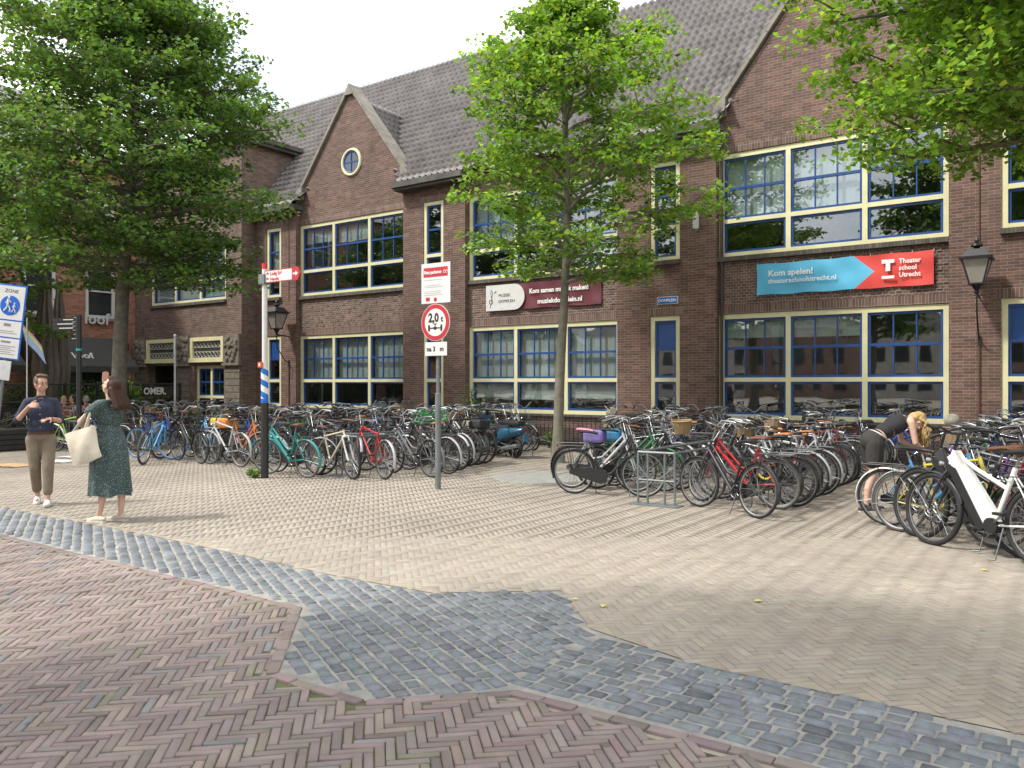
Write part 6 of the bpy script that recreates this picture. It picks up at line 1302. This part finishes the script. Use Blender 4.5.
text_mb('OMER.', .34, frameM(b_+Vector((.03,.12,1.32)), dn), bold=.008, sx=1.1).build('lettering', WHITE, bo_)
def parasol(px, z, h, r, label, seed):
    X, Y = at_z(px, z); t = thing('closed_parasol', label, 'parasol', (X, Y, 0), 'folded terrace parasols'); q = MB(); q.tube([(X,Y,0),(X,Y,h+.1)], .04, 8); q.build('pole', WHITE, t); q = MB(); q.box((X-.4,Y-.4,0),(X+.4,Y+.4,.1)); q.build('base', STONE, t)
    V, Fc = [], []; nk, nr = 64, 16
    for i in range(nr+1):
        u = i/nr; z = h-(h-1.2)*u; rr_ = r*(.12+.88*min(1,(u*1.35))**.8)*(1-.18*max(0,(u-.75)*4))
        for k in range(nk): a = 2*math.pi*k/nk; f_ = 1+.24*math.sin(a*8+seed+u*1.5)+.07*math.sin(a*19+u*5); V.append((X+rr_*f_*math.cos(a), Y+rr_*f_*math.sin(a), z-.1*math.sin(a*8+seed)*u))
    for i in range(nr):
        for k in range(nk): Fc.append((i*nk+k, i*nk+(k+1)%nk, (i+1)*nk+(k+1)%nk, (i+1)*nk+k))
    q = MB(); q.add(V, Fc); q.build('canopy', mat('taupe_canvas', (.17,.145,.12), .9, var=.15), t, smooth=True, fix=False)
parasol(45, 26, 5.2, .34, 'tall closed taupe parasol left of the second one', 0); parasol(59, 27.2, 5.1, .3, 'closed taupe parasol just right of the taller one', 2)
X, Y = at_z(27, 22); fl = thing('rainbow_flag', 'pastel rainbow flag on a slanting stick beside the zone sign', 'flag', (X, Y, 0)); q = MB(); q.tube([(X,Y,0),(X,Y,3.5)], .02, 6); q.build('pole', WHITE, fl)
cols_ = ((.65,.35,.45),(.75,.7,.3),(.35,.65,.5),(.3,.5,.75),(.5,.4,.7),(.35,.5,.8))
for i, c in enumerate(cols_):
    q = MB(); w0, w1 = i/6, (i+1)/6; P0 = Vector((X,Y,3.35))-rv*.15; e1 = rv*.55+Vector((0,0,-.62)); e2 = rv*.42+Vector((0,0,.2))*-1
    e2 = -rv*-.12+Vector((0,0,-.5)); th = fv*.008
    P_ = [P0+e2*w0, P0+e2*w0+e1*.5+fv*.05, P0+e2*w0+e1, P0+e2*w1+e1, P0+e2*w1+e1*.5+fv*.05, P0+e2*w1]; q.add([p-th for p in P_]+[p+th for p in P_], [(0,1,4,5),(1,2,3,4),(6,7,10,11),(7,8,9,10)]); q.build('stripe', mat('flag_%d' % i, c, .8, var=.03), fl)
X, Y = at_z(175, 27.5); tp = thing('thin_pole', 'slim pale grey pole in front of the school entrance', 'pole', (X, Y, 0)); q = MB(); q.tube([(X,Y,0),(X,Y,3.3)], .035, 8); q.build('shaft', LGREY, tp); q = MB(); q.lathe((X,Y,3.3), [(.05,0),(.05,.04),(.01,.08)], 10); q.build('cap', LGREY, tp)
# loose sheets on the paving
def sheet(px, py, w, h, deg, m, label, name='paper_sheet', cat='paper'):
    X, Y = G(px, py); t = MB(); n_ = 8; M = Matrix.Translation((X, Y, .012)) @ Matrix.Rotation(R(deg), 4, 'Z'); V = [((i/n_-.5)*w, (j/3-.5)*h, .02*math.sin(i/n_*math.pi)*(.4+.6*j/3)+.004*math.sin(i*2+j)+k*.003) for k in (0,1) for j in range(4) for i in range(n_+1)]
    o = 4*(n_+1); t.add(V, [(q*o+j*(n_+1)+i, q*o+j*(n_+1)+i+1, q*o+(j+1)*(n_+1)+i+1, q*o+(j+1)*(n_+1)+i) for q in (0,1) for j in range(3) for i in range(n_)], M); prop(t.build(name, m, smooth=True), label, cat)
sheet(54, 462, .75, .5, 30, WHITE, 'larger white paper sheet on the ground behind the man'); sheet(72, 457.5, .6, .45, 25, WHITE, 'smaller white paper sheet near the foot of the direction post')
sheet(8, 466, .9, .5, 20, mat('cardboard', (.42,.28,.15), .9), 'flat brown cardboard piece on the ground at the left edge', 'cardboard', 'cardboard')
# dark delivery ramp / planter at the far left edge
X, Y = at_z(8, 20.5); pb = thing('planter_bench', 'dark wooden planter bench at the far left edge behind the man', 'planter', (X, Y, 0)); q = MB(); q.bbox((X-1.2,Y-.9,.0),(X+.1,Y+.9,.55), .02); [q.box((X+.1,Y-.88,.04+i*.13),(X+.13,Y+.88,.14+i*.13)) for i in range(4)]; q.build('box', mat('dark_wood', (.03,.027,.025), .7, var=.3), pb)
q = MB(); rr = random.Random(8); [q.tube([(X-.6+rr.uniform(-.4,.4),Y+rr.uniform(-.7,.7),.5),(X-.6+rr.uniform(-.5,.5),Y+rr.uniform(-.8,.8),.95)], .012, 4) for i in range(20)]; q.build('stems', BARK, pb)
for o in list(bpy.data.objects):
    if '_p' in o: del o['_p']
